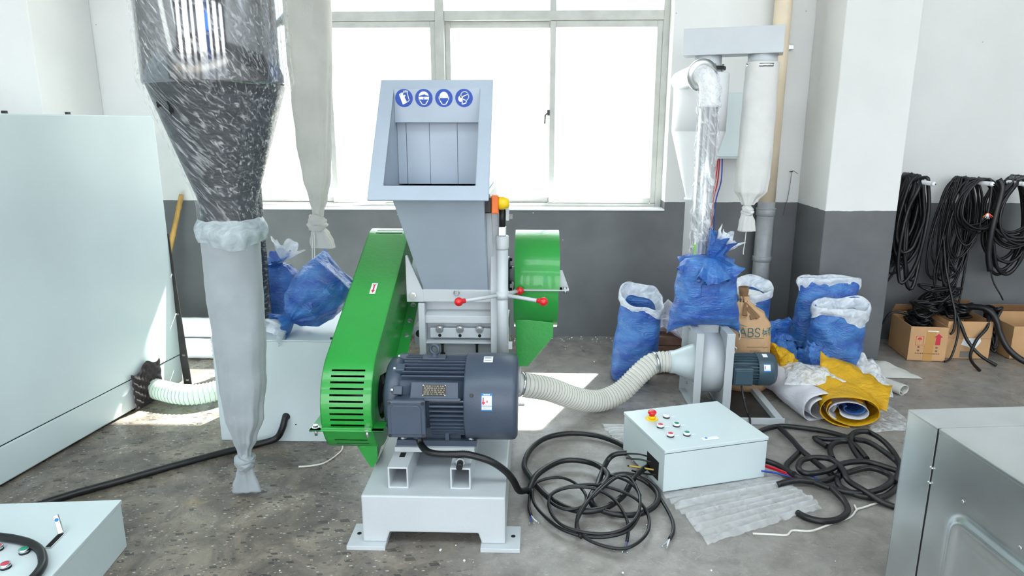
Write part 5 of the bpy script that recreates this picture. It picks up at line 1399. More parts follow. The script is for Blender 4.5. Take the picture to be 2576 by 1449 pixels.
# rolled white sheet
def roll(name, label, cat, a, b_, r, m, sq=.75, turns=1.0, seed=0., taper=.15, n=40, wr=.012, t0=0., open_in=.5, solid=.003):
    a, b_ = Vector(a), Vector(b_); ax = (b_ - a); az = ax.normalized(); wx = az.cross(Vector((0, 0, 1))).normalized(); wz = Vector((0, 0, 1)); rows = []
    nt_ = 26
    for k in range(nt_ + 1):
        t = k / nt_; row = []
        for i in range(int(n * turns) + 1):
            u = 2 * pi * i / n - pi * .5 + t0; rr = r * (1 - taper * (1 - t)) * (1 - (1 - open_in) * i / (n * turns))
            p = a + ax * t + wx * cos(u) * rr + wz * (sin(u) * rr * sq)
            p += (wx * cos(u) + wz * sin(u)) * wr * (nz(p, 10, seed) + .6 * rid(p, 6, seed + 2) - .2)
            p.z = max(.003 + .002 * (i / n), p.z)
            row.append(p)
        rows.append(row)
    return MB().grid(rows)
mb = roll('', '', '', (1.47, 4.13, .095), (1.60, 3.60, .075), .115, 'white_fabric', .85, 1.5, 2.0)
solo('sheet_roll', mb, 'white_fabric', 'loosely rolled white woven sheet on the floor beside the blower frame', 'roll', solid=.003)
YR = thing('sheet_roll', 'yellow woven sheet rolled up with blue sheet inside, open end forward', 'roll', (1.78, 3.8, 0), 0)
mb = roll('', '', '', (1.90, 4.12, .10), (1.715, 3.50, .092), .165, 'yellow_fabric', .55, 1.35, 5.0, taper=.1, open_in=.72)
part('yellow_sheet', mb, 'yellow_fabric', YR, solid=.003)
mb = roll('', '', '', (1.88, 4.05, .09), (1.722, 3.515, .086), .118, 'white_fabric', .55, 1.1, 6.0, taper=.1, wr=.006, t0=.6)
part('white_sheet', mb, 'white_fabric', YR, solid=.003)
mb = roll('', '', '', (1.88, 4.0, .095), (1.735, 3.53, .098), .075, 'blue_sack', .55, 1.1, 7.0, taper=.1, wr=.006, t0=1.6)
part('blue_sheet', mb, 'blue_sack', YR, solid=.003)
# yellow flap standing up behind the roll
rows = []
for i in range(17):
    t = i / 16; row = []
    for j in range(13):
        s = j / 12
        A_ = Vector((1.68, 3.86, .17)).lerp(Vector((1.90, 3.50, .11)), t); Bp = Vector((1.74, 4.02, .265)).lerp(Vector((2.03, 3.72, .150)), t)
        p = A_.lerp(Bp, s); p.z += .035 * sin(pi * s) + .026 * nz(p, 12, 3) - .035 * abs(nz(p, 16, 1))
        if j == 12: p.z -= .01 * sin(i)
        row.append(p)
    rows.append(row)
part('raised_flap', MB().grid(rows), 'yellow_fabric', YR, solid=.003)
rows = []
for i in range(15):
    t = i / 14; row = []
    for j in range(11):
        s = j / 10; A_ = Vector((1.55, 3.78, .16)).lerp(Vector((1.78, 3.52, .135)), t); Bp = Vector((1.62, 4.02, .17)).lerp(Vector((1.86, 3.72, .17)), t)
        p = A_.lerp(Bp, s); p.z += .03 * sin(pi * s) * sin(pi * t) + .012 * nz(p, 16, 8); row.append(p)
    rows.append(row)
part('top_fold', MB().grid(rows), 'yellow_fabric', YR, solid=.003)
# clear bags
film('clear_bag', .62, streak=(9, 9, 9), lo=.36, hi=.66, scale=2.2, bump=1., floor=.22, rough=.2)
film('clear_bag_white', .8, streak=(9, 9, 9), lo=.3, hi=.62, scale=2.5, bump=1., floor=.4, rough=.25)
def drape(name, label, cat, quad, hgt, seed, m, nu=44, nv=36, f=9., edge=.02, group=None):
    A_, B2, C2_, D2 = [Vector(q) for q in quad]; rows = []
    for i in range(nv + 1):
        t = i / nv; row = []
        for j in range(nu + 1):
            s = j / nu; p = A_.lerp(B2, s).lerp(D2.lerp(C2_, s), t)
            env = (sin(pi * s) * sin(pi * t)) ** .5
            off = Vector((nz(p, 5, seed + 1), nz(p, 5, seed + 2), 0)) * edge * 2
            p = p + off
            p.z += .004 + hgt * env * (.45 + .55 * rid(p, f * .6, seed)) * (.6 + .6 * nz(p, 4, seed + 3)) + .35 * hgt * env * abs(nz(p, f * 1.7, seed + 5))
            p.z = max(.003, p.z); row.append(p)
        rows.append(row)
    return solo(name, MB().grid(rows), m, label, cat, group)
drape('plastic_bag', 'clear plastic bag spread on the floor right of the yellow roll', 'plastic bag', [(1.80, 3.45, 0), (2.06, 3.47, 0), (2.10, 4.02, 0), (1.93, 4.05, 0)], .085, 2.0, 'clear_bag')
drape('plastic_bag', 'crinkled clear plastic bag lying on top of the white and yellow rolls', 'plastic bag', [(1.46, 3.76, .15), (1.80, 3.66, .16), (1.80, 4.0, .16), (1.50, 4.05, .17)], .075, 5.0, 'clear_bag_white', f=13.)
drape('plastic_bag', 'milky plastic bag heaped behind the yellow flap', 'plastic bag', [(1.86, 4.02, .0), (2.16, 3.95, 0), (2.26, 4.22, 0), (1.98, 4.42, 0)], .24, 8.0, 'clear_bag_white')
drape('white_cloth', 'off-white cloth lying flat on the floor near the cardboard boxes', 'cloth', [(2.17, 4.28, 0), (2.50, 4.26, 0), (2.46, 4.44, 0), (2.22, 4.60, 0)], .08, 11.0, 'white_cloth', f=6.)
mb = roll('', '', '', (2.13, 4.25, .035), (2.25, 3.98, .035), .045, 'white_cloth', .8, 1.2, 3.0, wr=.006)
solo('cloth_sleeve', mb, 'white_cloth', 'rolled off-white cloth sleeve lying behind the plastic bag', 'cloth', solid=.003)

# ------------------------------------------------------------------ control box on air-cushion film
A_ = [Vector(p) for p in ((.690, 2.405, 0), (1.245, 2.685, 0), (.985, 3.50, 0), (.375, 3.50, 0))]
rows = []; NU, NV = 60, 260; TB = 26
for i in range(NV + 1):
    t = i / NV; row = []
    ph = (t * TB) % 1
    for j in range(NU + 1):
        s = j / NU; p = A_[0].lerp(A_[1], s).lerp(A_[3].lerp(A_[2], s), t)
        edge = min(1, s / .05, (1 - s) / .05, t / .02, (1 - t) / .02)
        k = int(t * TB); infl = (.017 + .012 * nz((k, 0, 3), .9)) * (.5 + .5 * max(0, edge))
        z = infl * abs(sin(pi * ph)) ** .8 + .0016 * nz((p.x, p.y, 0), 30, 2) * (1 + (1 - edge) * 2.5)
        crk = (1 - max(0, edge)) * .010 * nz((p.x, p.y, 0), 40, 5)
        sx = .012 * nz((t * 22, s, 0), 1.4, 4) * (1 if s > .9 or s < .1 else 0)
        p.z = max(.0015, .003 + z + crk); p.x += sx; p.y += sx * .5
        if (abs((p.x - .766) * cos(R(17)) + (p.y - 3.063) * sin(R(17))) < .262) and (abs(-(p.x - .766) * sin(R(17)) + (p.y - 3.063) * cos(R(17))) < .218): p.z = min(p.z, .010)
        row.append(p)
    rows.append(row)
film('cushion_film', .42, streak=(5, 5, 5), lo=.35, hi=.75, scale=2., bump=.03, floor=.24, rough=.10)
solo('air_cushion_film', MB().grid(rows), 'cushion_film', 'clear air-cushion packing film under the control box', 'packing film')

Q = thing('control_box', 'pale control box with red and green buttons on packing film', 'control box', (.766, 3.063, .011), R(17))
part('body', MB().box(-.258, .258, -.215, .215, 0, .182), 'pale_cabinet', Q, bevel=.003, world=False)
part('lid_gap', MB().box(-.256, .256, -.213, .213, .180, .187), 'dark_void', Q, world=False)
part('lid', MB().box(-.261, .261, -.218, .218, .185, .202), 'pale_cabinet', Q, bevel=.003, world=False)
part('cable_opening', MB().box(-.2595, -.2575, -.165, -.05, .028, .118), 'dark_void', Q, world=False)
z = .202
m_ = MB().lathe([(.030, 0), (.031, .002), (.028, .004)], (-.166, .100, z), (0, 0, 1), 28); part('stop_plate', m_, 'yellow_plastic', Q, world=False)
part('stop_collar', MB().lathe([(.0165, .004), (.0165, .016), (.0155, .018)], (-.166, .100, z), (0, 0, 1), 24), 'yellow_plastic', Q, world=False)
part('stop_button', MB().lathe([(.0135, .016), (.0145, .024), (.0205, .030), (.0212, .036), (.019, .041), (.008, .0435)], (-.166, .100, z), (0, 0, 1), 28), 'red_plastic', Q, world=False)
for x, y, le in ((-.090, .098, 'btn_lens'), (-.170, .004, 'btn_red'), (-.090, -.003, 'btn_green'), (-.170, -.095, 'btn_red'), (-.092, -.104, 'btn_green')):
    button(Q, x, y, z, le)
    part('engraved_label', MB().box(x + .024, x + .044, y - .004, y + .003, z, z + .0006), 'white_plastic', Q, world=False)
part('latch', MB().box(-.050, .030, -.178, -.156, z, z + .007), 'white_plastic', Q, bevel=.003, world=False)
part('latch_key', MB().cyl((-.030, -.167, z + .007), (-.030, -.167, z + .0082), .006, seg=14), 'ink_label_blue', Q, world=False)

# ------------------------------------------------------------------ galvanised duct in the lower right corner
DG = thing('metal_duct', 'galvanised sheet-metal duct box in the lower right corner', 'duct', (1.218, 2.119, 0), R(5.5))
part('side_strip', MB().box(0, .004, -.142, 0, 0, .698), 'galv', DG, bevel=.001, world=False)
part('top_strip', MB().box(.0, .95, -.142, 0, .694, .700), 'galv', DG, bevel=.001, world=False)
part('back_sheet', MB().box(.0, .95, -.004, .0, 0, .694), 'galv', DG, world=False)
part('top_sheet', MB().box(.008, .95, -1.20, -.146, .696, .702), 'galv', DG, bevel=.001, world=False)
# side sheet with a pressed ridge frame
def ridge(y, z):
    y0, y1, z0, z1, rr = -.95, -.270, -.05, .475, .05
    cx_, cz_ = (y0 + y1) / 2, (z0 + z1) / 2; hx, hz = (y1 - y0) / 2 - rr, (z1 - z0) / 2 - rr
    qx, qz = abs(y - cx_) - hx, abs(z - cz_) - hz
    return hypot(max(qx, 0), max(qz, 0)) + min(max(qx, qz), 0) - rr
rows = []
for i in range(90):
    zz = .694 * i / 89; row = []
    for j in range(130):
        yy = -1.20 + (1.20 - .148) * j / 129; d = ridge(yy, zz)
        dx = -.013 * math.exp(-(d / .017) ** 2) + .008 / (1 + math.exp((d + .05) / .006))
        dx += .0012 * nz((yy, zz, 0), 5)
        row.append(Vector((.002 + dx, yy, zz)))
    rows.append(row)
part('side_sheet', MB().grid(rows), 'galv', DG, world=False)
part('edge_fold', MB().box(0, .012, -1.20, -.148, .688, .7015), 'galv', DG, bevel=.003, world=False)
part('seam_gap', MB().box(.001, .95, -.1475, -.1415, .02, .693), 'dark_void', DG, world=False)
for y, z_ in ((-.287, .538), (-.50, .531), (-.72, .53)): part('rivet', MB().lathe([(.006, 0), (.005, .002), (.002, .003)], (.001, y, z_), (-1, 0, 0), 12), 'zinc', DG, world=False)
for z_ in (.57, .52): part('tack_weld', MB().sphere((-.001, -.145, z_), .005, 8, 6, (1, 1.6, .8)), 'zinc', DG, world=False)

# ------------------------------------------------------------------ cables on the floor
CP = {}
CP['A'] = [(0.534, 2.916, 0.062), (0.501, 2.882, 0.062), (0.452, 2.825, 0.042), (0.396, 2.709, 0.032), (0.306, 2.607, 0.032), (0.214, 2.581, 0.032), (0.133, 2.630, 0.024), (0.062, 2.719, 0.024), (-0.006, 2.872, 0.024), (-0.036, 2.996, 0.024), (0.000, 3.170, 0.022), (0.080, 3.291, 0.022), (0.202, 3.344, 0.022), (0.329, 3.324, 0.022), (0.426, 3.256, 0.020), (0.486, 3.180, 0.016)]
CP['B'] = [(0.441, 2.953, 0.112), (0.389, 2.958, 0.102), (0.354, 2.954, 0.072), (0.318, 2.877, 0.042), (0.289, 2.775, 0.037), (0.255, 2.692, 0.032), (0.269, 2.624, 0.027), (0.354, 2.575, 0.024), (0.451, 2.584, 0.024), (0.526, 2.652, 0.024), (0.552, 2.742, 0.027), (0.521, 2.825, 0.032), (0.469, 2.852, 0.047), (0.416, 2.871, 0.047), (0.358, 2.850, 0.042), (0.301, 2.767, 0.042)]
CP['M'] = [(-0.135, 2.691, 0.062), (-0.060, 2.760, 0.032), (-0.012, 2.741, 0.032), (0.015, 2.840, 0.042), (0.066, 2.927, 0.042), (0.140, 2.998, 0.042), (0.221, 3.008, 0.042), (0.298, 2.972, 0.042), (0.337, 2.888, 0.052), (0.339, 2.806, 0.062), (0.304, 2.731, 0.062)]
CP['T1'] = [(-0.001, 2.574, 0.012), (-0.011, 2.647, 0.017), (0.002, 2.762, 0.032), (0.043, 2.822, 0.037), (0.127, 2.834, 0.047), (0.200, 2.784, 0.042), (0.234, 2.687, 0.042), (0.215, 2.598, 0.047), (0.150, 2.576, 0.042), (0.093, 2.614, 0.042), (0.076, 2.660, 0.047), (0.109, 2.719, 0.047), (0.185, 2.761, 0.047), (0.279, 2.755, 0.057), (0.369, 2.716, 0.057), (0.446, 2.645, 0.052), (0.480, 2.566, 0.032), (0.467, 2.467, 0.024), (0.416, 2.385, 0.022), (0.351, 2.344, 0.020), (0.271, 2.363, 0.020), (0.203, 2.419, 0.022), (0.184, 2.500, 0.032), (0.207, 2.579, 0.047), (0.271, 2.660, 0.062), (0.340, 2.757, 0.067), (0.401, 2.811, 0.072), (0.443, 2.771, 0.072), (0.461, 2.659, 0.062)]
CP['T2'] = [(0.373, 2.397, 0.016), (0.387, 2.463, 0.032), (0.379, 2.550, 0.047), (0.339, 2.652, 0.057), (0.262, 2.708, 0.067), (0.156, 2.716, 0.062), (0.084, 2.662, 0.057), (0.076, 2.572, 0.042), (0.120, 2.481, 0.032), (0.204, 2.430, 0.032), (0.300, 2.423, 0.032), (0.376, 2.452, 0.042), (0.433, 2.532, 0.052), (0.454, 2.614, 0.067), (0.455, 2.710, 0.062), (0.416, 2.770, 0.072), (0.342, 2.841, 0.062)]
CP['T3'] = [(0.543, 2.421, 0.014), (0.566, 2.468, 0.018), (0.577, 2.543, 0.020), (0.566, 2.656, 0.022), (0.541, 2.779, 0.024), (0.494, 2.834, 0.042), (0.426, 2.842, 0.057), (0.366, 2.807, 0.062), (0.303, 2.722, 0.067), (0.235, 2.612, 0.057), (0.191, 2.518, 0.042), (0.181, 2.464, 0.027), (0.196, 2.409, 0.022)]
CP['T4'] = [(0.002, 2.731, 0.042), (0.009, 2.655, 0.027), (0.047, 2.569, 0.022), (0.114, 2.473, 0.020), (0.203, 2.419, 0.022), (0.299, 2.409, 0.027), (0.389, 2.452, 0.032), (0.445, 2.549, 0.042)]
CP['R1'] = [(1.165, 3.353, 0.032), (1.257, 3.439, 0.022), (1.341, 3.469, 0.022), (1.440, 3.449, 0.022), (1.550, 3.401, 0.024), (1.641, 3.301, 0.032), (1.692, 3.247, 0.042), (1.721, 3.134, 0.042), (1.736, 3.029, 0.032), (1.671, 2.882, 0.032), (1.539, 2.756, 0.024), (1.443, 2.749, 0.024), (1.373, 2.805, 0.032), (1.391, 2.894, 0.032), (1.444, 2.971, 0.042)]
CP['R2'] = [(1.319, 3.441, 0.024), (1.333, 3.312, 0.024), (1.329, 3.175, 0.032), (1.336, 3.059, 0.042), (1.375, 2.973, 0.024), (1.384, 2.910, 0.027), (1.290, 2.865, 0.027), (1.208, 2.867, 0.032), (1.138, 2.862, 0.022), (1.107, 2.852, 0.017)]
CP['R3'] = [(1.090, 3.024, 0.052), (1.152, 2.991, 0.042), (1.205, 2.916, 0.032), (1.265, 2.871, 0.027), (1.334, 2.806, 0.027), (1.423, 2.764, 0.032), (1.521, 2.779, 0.042), (1.611, 2.853, 0.047), (1.623, 2.933, 0.042), (1.566, 2.975, 0.042), (1.458, 2.937, 0.037), (1.385, 2.883, 0.042)]
CP['R4'] = [(1.548, 2.679, 0.016), (1.504, 2.710, 0.022), (1.446, 2.761, 0.047), (1.408, 2.828, 0.057), (1.422, 2.925, 0.062), (1.415, 3.024, 0.057), (1.354, 3.052, 0.052), (1.281, 3.032, 0.047), (1.241, 2.964, 0.042), (1.259, 2.914, 0.042), (1.357, 2.932, 0.047), (1.452, 2.978, 0.062), (1.558, 3.009, 0.057), (1.620, 2.987, 0.052), (1.697, 2.942, 0.042)]
CP['R5'] = [(1.326, 2.803, 0.032), (1.342, 2.714, 0.024), (1.323, 2.632, 0.022), (1.264, 2.576, 0.020), (1.195, 2.560, 0.018), (1.142, 2.584, 0.016), (1.114, 2.627, 0.014)]
CP['R6'] = [(1.482, 3.233, 0.022), (1.455, 3.323, 0.024), (1.507, 3.297, 0.032), (1.591, 3.279, 0.042), (1.668, 3.348, 0.042), (1.741, 3.368, 0.042), (1.767, 3.260, 0.047), (1.758, 3.119, 0.042), (1.707, 2.970, 0.047), (1.623, 2.849, 0.042)]
CP['R7'] = [(1.565, 3.035, 0.042), (1.578, 3.146, 0.042), (1.604, 3.248, 0.042), (1.661, 3.335, 0.052), (1.740, 3.353, 0.052)]
CP['R8'] = [(1.448, 3.081, 0.032), (1.474, 3.179, 0.032), (1.525, 3.249, 0.032), (1.594, 3.267, 0.037), (1.608, 3.180, 0.042), (1.601, 3.067, 0.042)]
CP['R9'] = [(1.331, 3.178, 0.022), (1.276, 3.111, 0.022), (1.211, 3.031, 0.022), (1.197, 2.971, 0.022), (1.200, 2.905, 0.042)]
CP['W'] = [(0.886, 2.484, 0.004), (0.958, 2.481, 0.004), (1.018, 2.478, 0.004), (1.054, 2.511, 0.004), (1.128, 2.511, 0.004), (1.222, 2.560, 0.004), (1.327, 2.615, 0.004), (1.380, 2.671, 0.007), (1.418, 2.690, 0.007), (1.495, 2.729, 0.007)]
CP['W2'] = [(1.378, 2.666, 0.008), (1.382, 2.699, 0.012)]
CP['RW1'] = [(1.064, 2.943, 0.062), (1.123, 2.946, 0.042), (1.171, 2.939, 0.027), (1.209, 2.906, 0.022)]
CP['RW2'] = [(1.062, 2.939, 0.072), (1.121, 2.942, 0.052), (1.177, 2.937, 0.032), (1.220, 2.917, 0.024)]
CP['BW'] = [(1.054, 2.911, 0.052), (1.120, 2.935, 0.032), (1.176, 2.930, 0.020), (1.205, 2.914, 0.018)]
CP['BW2'] = [(1.254, 2.918, 0.032), (1.295, 2.913, 0.024), (1.319, 2.884, 0.017)]
def cable(pts, r, label, m='cable', name='power_cable', cat='cable', corrugated=False, ends=None, n=10):
    P = spline(pts, n)
    for p in P: p.z = max(p.z, r + .001)
    if corrugated: mb, P = corr(P, r, .008, .10, 10)
    else: P = resample(P, max(.012, r)); mb = MB().tube(P, r, 10)
    if not ends: return solo(name, mb, m, label, cat)
    t_ = thing(name, label, cat, (P[0].x, P[0].y, 0))
    part('jacket', mb, m, t_)
    d_ = (P[0] - P[2]).normalized()
    for k, em in enumerate(ends):
        sd = Vector((d_.y, -d_.x, 0)) * (k - (len(ends) - 1) / 2) * .010
        q = P[0]; part('wire_end', MB().tube(spline([q, q + d_ * .025 + sd * .6, q + d_ * .05 + sd * 1.5 + Vector((0, 0, .004))], 5), .0030, 6), em, t_)
        part('bare_tip', MB().cyl(q + d_ * .05 + sd * 1.5 + Vector((0, 0, .004)), q + d_ * .062 + sd * 2 + Vector((0, 0, .003)), .0026, seg=6), 'zinc', t_)
    return t_
mot = [(-.450, 2.515, .392), (-.440, 2.50, .365), (-.408, 2.455, .357), (-.365, 2.430, .359), (-.302, 2.415, .366), (-.246, 2.412, .368), (-.165, 2.420, .340), (-.108, 2.450, .285), (-.075, 2.510, .210), (-.052, 2.62, .10), (-.020, 2.74, .035)] + CP['M'][2:]
cable(mot, .0145, 'black corrugated conduit running from the big motor to the cable coil', name='corrugated_conduit', cat='conduit', corrugated=True)
cable(CP['A'], .0132, 'thick black cable in the widest loop left of the control box', n=12)
cable(CP['B'], .0135, 'thick black cable leaving the side opening of the control box', corrugated=True)
cable(CP['T1'], .0068, 'thin black cable coiled on the floor with white wire ends to the left', ends=['paper_white', 'ink_grey', 'blue_wire'])
cable(CP['T2'], .0068, 'thin black cable coiled on the floor, blue wire end nearest the camera', ends=['blue_wire', 'ink_grey'])
cable(CP['T3'], .0078, 'thin black cable whose cut end lies beside the packing film', ends=['paper_white', 'zinc'])
cable(CP['T4'], .0068, 'thin black cable along the lower left of the floor coil')
for k, lab in (('R1', 'thick black cable curving along the back of the right-hand tangle'), ('R2', 'thick black cable crossing from the yellow roll to the packing film'), ('R3', 'thick black cable leaving the right end of the control box'), ('R4', 'thick black cable twisted in a long flat loop in the right tangle'),
               ('R5', 'thick black cable in a wide hook right of the packing film'), ('R6', 'thick black cable with a sharp bend below the yellow roll'), ('R7', 'short black cable arch at the right of the tangle'), ('R8', 'black cable loop in the middle of the right tangle'), ('R9', 'short black cable bend behind the control box')):
    cable(CP[k], .0135, lab)
t_ = thing('control_leads', 'red and blue leads coming out behind the control box', 'wires', (1.1, 2.95, 0))
for k, m_ in (('RW1', 'red_wire'), ('RW2', 'red_wire'), ('BW', 'blue_wire'), ('BW2', 'blue_wire')): part('wire', MB().tube(spline(CP[k], 6), .0045, 6), m_, t_)
t_ = thing('white_twine', 'thin white twine lying on the floor right of the packing film', 'twine', (1.1, 2.5, 0))
part('strand', MB().tube(spline(CP['W'], 6), .0045, 6), 'white_wire', t_); part('knot_end', MB().tube(spline(CP['W2'], 4), .004, 6), 'white_wire', t_)
# wires inside the control box opening
Qm = ROOTM[Q.name]
for k, (m_, y0, z0) in enumerate((('cable', -.07, .10), ('cable', -.09, .085), ('gold_wire', -.12, .06), ('cable', -.10, .05), ('cable', -.14, .045))):
    a = Vector((-.2575, y0, z0)); mb = MB().tube(spline([a + Vector((.03, 0, .004)), a, a + Vector((-.045, .012 + .01 * k, .012 - .006 * k)), a + Vector((-.10, .06 - .006 * k, .0 + .004 * k))], 6), .0042, 6)
    part('opening_wire', mb, m_, Q, world=False)

# ------------------------------------------------------------------ spilt pellets and crumbs along the wall
mb = MB(); rnd = random.Random(4)
for k in range(150):
    if k < 90: x = rnd.uniform(-.2, 1.2); y = 5.10 - abs(rnd.gauss(0, .10)) - .01
    elif k < 120: x = rnd.uniform(.2, 2.3); y = rnd.uniform(3.9, 4.9)
    else: x = rnd.uniform(-1.0, 1.2); y = rnd.uniform(2.0, 2.6)
    r = rnd.uniform(.002, .0055) * (1.8 if k % 31 == 0 else 1)
    mb.sphere((x, y, r * .8), r, 6, 4, (1, rnd.uniform(.7, 1.3), .8))
solo('spilt_pellets', mb, 'pellets', 'tiny white plastic crumbs scattered over the floor', 'crumbs', kind='stuff')

# ------------------------------------------------------------------ cables hanging on wall pegs at the right
def peg(x, label, z=1.215):
    t_ = thing('wall_peg', label, 'peg', (x, 5.12, z), 0, 'cable pegs on the right wall')
    part('rod', MB().cyl((x, 5.12, z), (x, 4.70, z - .004), .015, seg=16), 'white_plastic', t_)
    part('rounded_tip', MB().sphere((x, 4.70, z - .004), .0165, 12, 8), 'white_plastic', t_)
    part('tip_hole', MB().cyl((x + .004, 4.684, z - .004), (x + .004, 4.6825, z - .004), .004, seg=8), 'dark_void', t_)
pegs = (2.655, 3.035, 3.245)
peg(pegs[0], 'white wall peg nearest the column'); peg(pegs[1], 'white wall peg between the other two'); peg(pegs[2], 'white wall peg at the right picture edge')
part_peg_z = 1.23
def hang_coil(label, x, y, n, r, w, drop, seed, dz=0., var=.25, sweep=.06, tail=None, group='black cable coils on the pegs', slack=0., tilt=0.):
    rnd = random.Random(seed); P = []
    for k in range(n):
        wk = w * rnd.uniform(1 - var, 1 + var); dk = drop * rnd.uniform(1 - var, 1 + var * .6); yk = y + rnd.uniform(-sweep, sweep); xo = rnd.uniform(-.02, .02) + tilt * rnd.uniform(-1, 1)
        for j in range(12):
            a = 2 * pi * j / 12
            sh = sin(a) * (1 + .25 * cos(a)) * (.55 + .45 * (1 - cos(a)) / 2)
            P.append(Vector((x + xo * (1 - cos(a)) / 2 + wk * sh + rnd.uniform(-.008, .008), yk + .02 * sin(a + k) + rnd.uniform(-.006, .006), part_peg_z + dz + r * 1.0 + .004 - dk * ((1 - cos(a)) / 2) ** .9)))
    P.append(P[0] + Vector((0, .01, .005)))
    if tail: P += [Vector(q) for q in tail]
    Q_ = resample(spline(P, 5), max(.016, r * 1.4))
    mb = MB().tube(Q_, r, 7)
    return solo('cable_coil', mb, 'cable', label, 'cable coil', group)
hang_coil('thickest black cable coil hanging next to the wall column', 2.655, 4.98, 7, .0165, .115, .58, 3, sweep=.09, tilt=.06)
hang_coil('thick black cable draped on the first peg in a long drop', 2.655, 4.86, 5, .013, .085, .70, 5, sweep=.05, tilt=.06)
hang_coil('bunch of slack black cables low behind the wall column', 2.58, 5.04, 10, .008, .15, .70, 8, sweep=.03, dz=-.0, tilt=.08)
hang_coil('round coil of thin black cable on the middle peg', 3.035, 4.80, 9, .0065, .165, .36, 11, sweep=.05, var=.12)
hang_coil('long bunch of thin black cables hanging from the middle peg', 2.97, 4.93, 14, .0065, .095, .84, 14, sweep=.08, var=.22, tilt=.10)
hang_coil('tangled thin black cable hanging halfway between two pegs', 3.0, 4.88, 8, .0065, .12, .62, 17, sweep=.05, var=.3, tilt=.06)
hang_coil('large coil of black cable on the right-hand peg', 3.30, 4.82, 13, .0085, .21, .44, 21, sweep=.08, var=.16)
hang_coil('thick grey-black cable loop behind the right-hand coil', 3.36, 4.95, 6, .012, .17, .66, 24, sweep=.04, var=.15)
# stripped end with spread coloured cores, and the drooping stub
t_ = thing('stripped_cable', 'black cable with orange and white cores spread at its end', 'cable', (3.03, 4.72, 1.0))
part('jacket', MB().tube(spline([(3.03, 4.735, 1.245), (3.045, 4.722, 1.22), (3.05, 4.715, 1.12), (3.045, 4.71, 1.02)], 8), .008, 8), 'cable', t_)
for k, m_ in enumerate(('orange', 'paper_white', 'paper_white', 'paper_white', 'btn_red', 'orange')):
    part('core', MB().cyl((3.045, 4.71, 1.02), (3.015 + .014 * k, 4.705, .975 + .006 * abs(k - 2.5)), .003, seg=6), m_, t_)
cable([(3.10, 4.74, 1.24), (3.12, 4.72, 1.18), (3.10, 4.71, 1.02), (3.09, 4.71, .88), (3.10, 4.72, .74), (3.13, 4.72, .62)], .019, 'thick black cable stub hanging straight down from the middle peg')
cable([(3.13, 4.72, .63), (3.16, 4.71, .54), (3.21, 4.70, .46), (3.235, 4.70, .42)], .005, 'two-core tail below the thick hanging stub')
cable([(3.25, 4.76, 1.24), (3.38, 4.74, 1.0), (3.42, 4.74, .80), (3.46, 4.74, .64), (3.56, 4.74, .54), (3.70, 4.74, .50)], .015, 'thick black cable sweeping out of the picture below the right peg')

# ------------------------------------------------------------------ cardboard boxes
def carton(label, x, y, w, d, h, rz, seed=0):
    t_ = thing('cardboard_box', label, 'cardboard box', (x, y, 0), rz, 'open cardboard boxes by the wall')
    th = .004
    part('front_panel', MB().box(0, w, 0, th, .001, h), 'cardboard', t_, world=False)
    part('side_panel', MB().box(0, th, th, d, .001, h), 'cardboard', t_, world=False); part('side_panel', MB().box(w - th, w, th, d, .001, h), 'cardboard', t_, world=False)
    part('back_panel', MB().box(0, w, d - th, d, .001, h + .02), 'cardboard', t_, world=False)
    part('bottom_panel', MB().box(0, w, 0, d, .001, .006), 'cardboard_in', t_, world=False)
    M = Matrix.Translation((0, d, h + .02)) @ Matrix.Rotation(R(35), 4, 'X')
    part('flap', MB().box(0, w, 0, .004, 0, .07, M), 'cardboard_in', t_, world=False)
    return t_
b1 = carton('open cardboard box with red arrow and umbrella marks, beside the column', 2.600, 4.625, .242, .34, .247, R(-6))
M1 = lambda x0, x1, z0, z1, m_, n: part(n, MB().box(x0, x1, -.0012, 0, z0, z1), m_, b1, world=False)
M1(.105, .165, .12, .215, 'tape', 'tape'); M1(.098, .158, .002, .12, 'tape', 'tape'); M1(.110, .178, .212, .220, 'paper_white', 'torn_patch')
part('arrow', MB().prism([(.168, .12), (.198, .12), (.198, .175), (.210, .175), (.183, .200), (.156, .175), (.168, .175)], -.0016, -.0003, 'y'), 'ink_red', b1, world=False)
for a, b_, c_, d_2 in ((.040, .042, .115, .180), (.088, .090, .115, .180), (.042, .088, .115, .117), (.042, .088, .178, .180), (.064, .066, .140, .155)): M1(a, b_, c_, d_2, 'ink_red', 'mark_frame')
part('umbrella_mark', MB().prism([(.050, .155), (.080, .155), (.075, .166), (.065, .171), (.055, .166)], -.0016, -.0003, 'y'), 'ink_red', b1, world=False)
for k in range(14): M1(.045 + k * .0115, .045 + k * .0115 + .007, .052, .060, 'ink_brown', 'print_letter')
for zz in (.095, .070): M1(.056, .070, zz, zz + .012, 'ink_brown', 'print_letter'); M1(.172, .186, zz, zz + .012, 'ink_brown', 'print_letter')
b2 = carton('open cardboard box with a torn white label, between the other two', 2.875, 4.672, .300, .34, .272, R(-2))
part('label_sheet', MB().prism([(.105, .105), (.20, .075), (.235, .130), (.225, .155), (.115, .150)], -.0014, 0, 'y'), 'paper_white', b2, world=False)
part('sticker', MB().box(.105, .18, -.0013, 0, .012, .058), 'ink_grey', b2, world=False); part('score_line', MB().box(0, .30, -.0006, 0, .150, .152), 'cardboard_in', b2, world=False)
b3 = carton('cardboard box cut off by the right picture edge', 3.325, 4.672, .36, .34, .238, R(-1))
part('tape', MB().box(.11, .19, -.0013, 0, .002, .10), 'tape', b3, world=False)
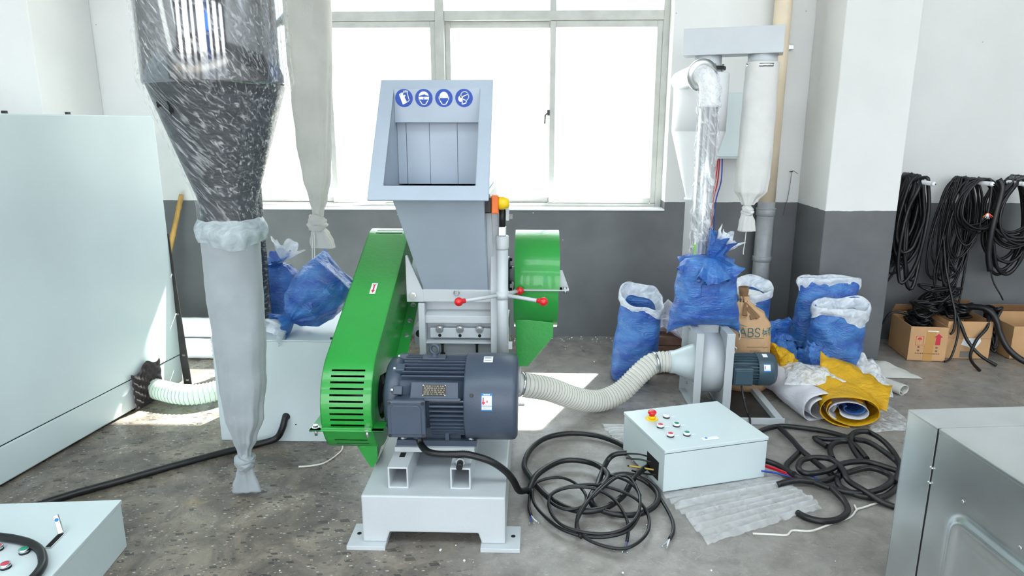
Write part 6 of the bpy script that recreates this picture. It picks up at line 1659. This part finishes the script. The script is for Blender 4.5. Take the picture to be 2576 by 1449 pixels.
# cables stuffed in and spilling over the boxes
def tangle(label, c, ext, n, r, seed, pts=None, grp='loose black cables in the boxes'):
    rnd = random.Random(seed); P = []
    for k in range(n):
        a = k * 2.1 + rnd.uniform(-.5, .5)
        P.append(Vector((c[0] + ext[0] * cos(a) * rnd.uniform(.55, 1), c[1] + ext[1] * sin(a) * rnd.uniform(.5, 1), c[2] + ext[2] * rnd.uniform(-1, 1))))
    if pts: P += [Vector(q) for q in pts]
    Q_ = resample(spline(P, 8), max(.014, r)); 
    return solo('loose_cable', MB().tube(Q_, r, 8), 'cable', label, 'cable', grp)
tangle('black cables stuffed into the box with the red arrow', (2.74, 4.80, .245), (.095, .12, .045), 34, .008, 1)
tangle('thin black cable spilling over the arrow box', (2.79, 4.82, .31), (.13, .12, .05), 26, .007, 2)
tangle('black cables heaped on the box with the torn label', (3.02, 4.84, .31), (.12, .11, .05), 40, .009, 3)
tangle('black cable tangle high above the torn-label box', (2.92, 4.90, .40), (.16, .08, .08), 26, .008, 4)
tangle('black cables pushed between the two right boxes', (3.235, 4.78, .20), (.045, .10, .16), 26, .010, 5)
cable([(3.02, 4.82, .34), (3.12, 4.70, .36), (3.17, 4.645, .30), (3.20, 4.62, .20), (3.25, 4.58, .10), (3.33, 4.52, .035), (3.45, 4.46, .022), (3.65, 4.42, .022)], .021, 'thickest black cable arching out of the boxes onto the floor')
cable([(2.93, 4.72, .33), (2.945, 4.655, .26), (2.99, 4.625, .15), (3.06, 4.58, .06), (3.13, 4.50, .014)], .0115, 'black cable falling to the right in front of the torn-label box')
cable([(3.16, 4.72, .33), (3.13, 4.655, .24), (3.05, 4.625, .15), (2.98, 4.55, .05), (2.955, 4.40, .013)], .0105, 'black cable falling to the left in front of the torn-label box')
cable([(2.92, 4.72, .36), (2.93, 4.655, .28), (2.925, 4.635, .15), (2.88, 4.60, .03), (2.83, 4.58, .010)], .0075, 'thin black cable hanging over the gap between two boxes')
cable([(2.90, 4.93, .86), (2.905, 4.85, .62), (2.91, 4.76, .46), (2.915, 4.68, .32), (2.90, 4.645, .22), (2.875, 4.635, .19)], .008, 'black cable coming down from the pegs to the boxes')
cable([(2.42, 4.70, .22), (2.50, 4.82, .20), (2.60, 4.90, .27), (2.70, 4.85, .27)], .010, 'black cable coming round the column into the arrow box')
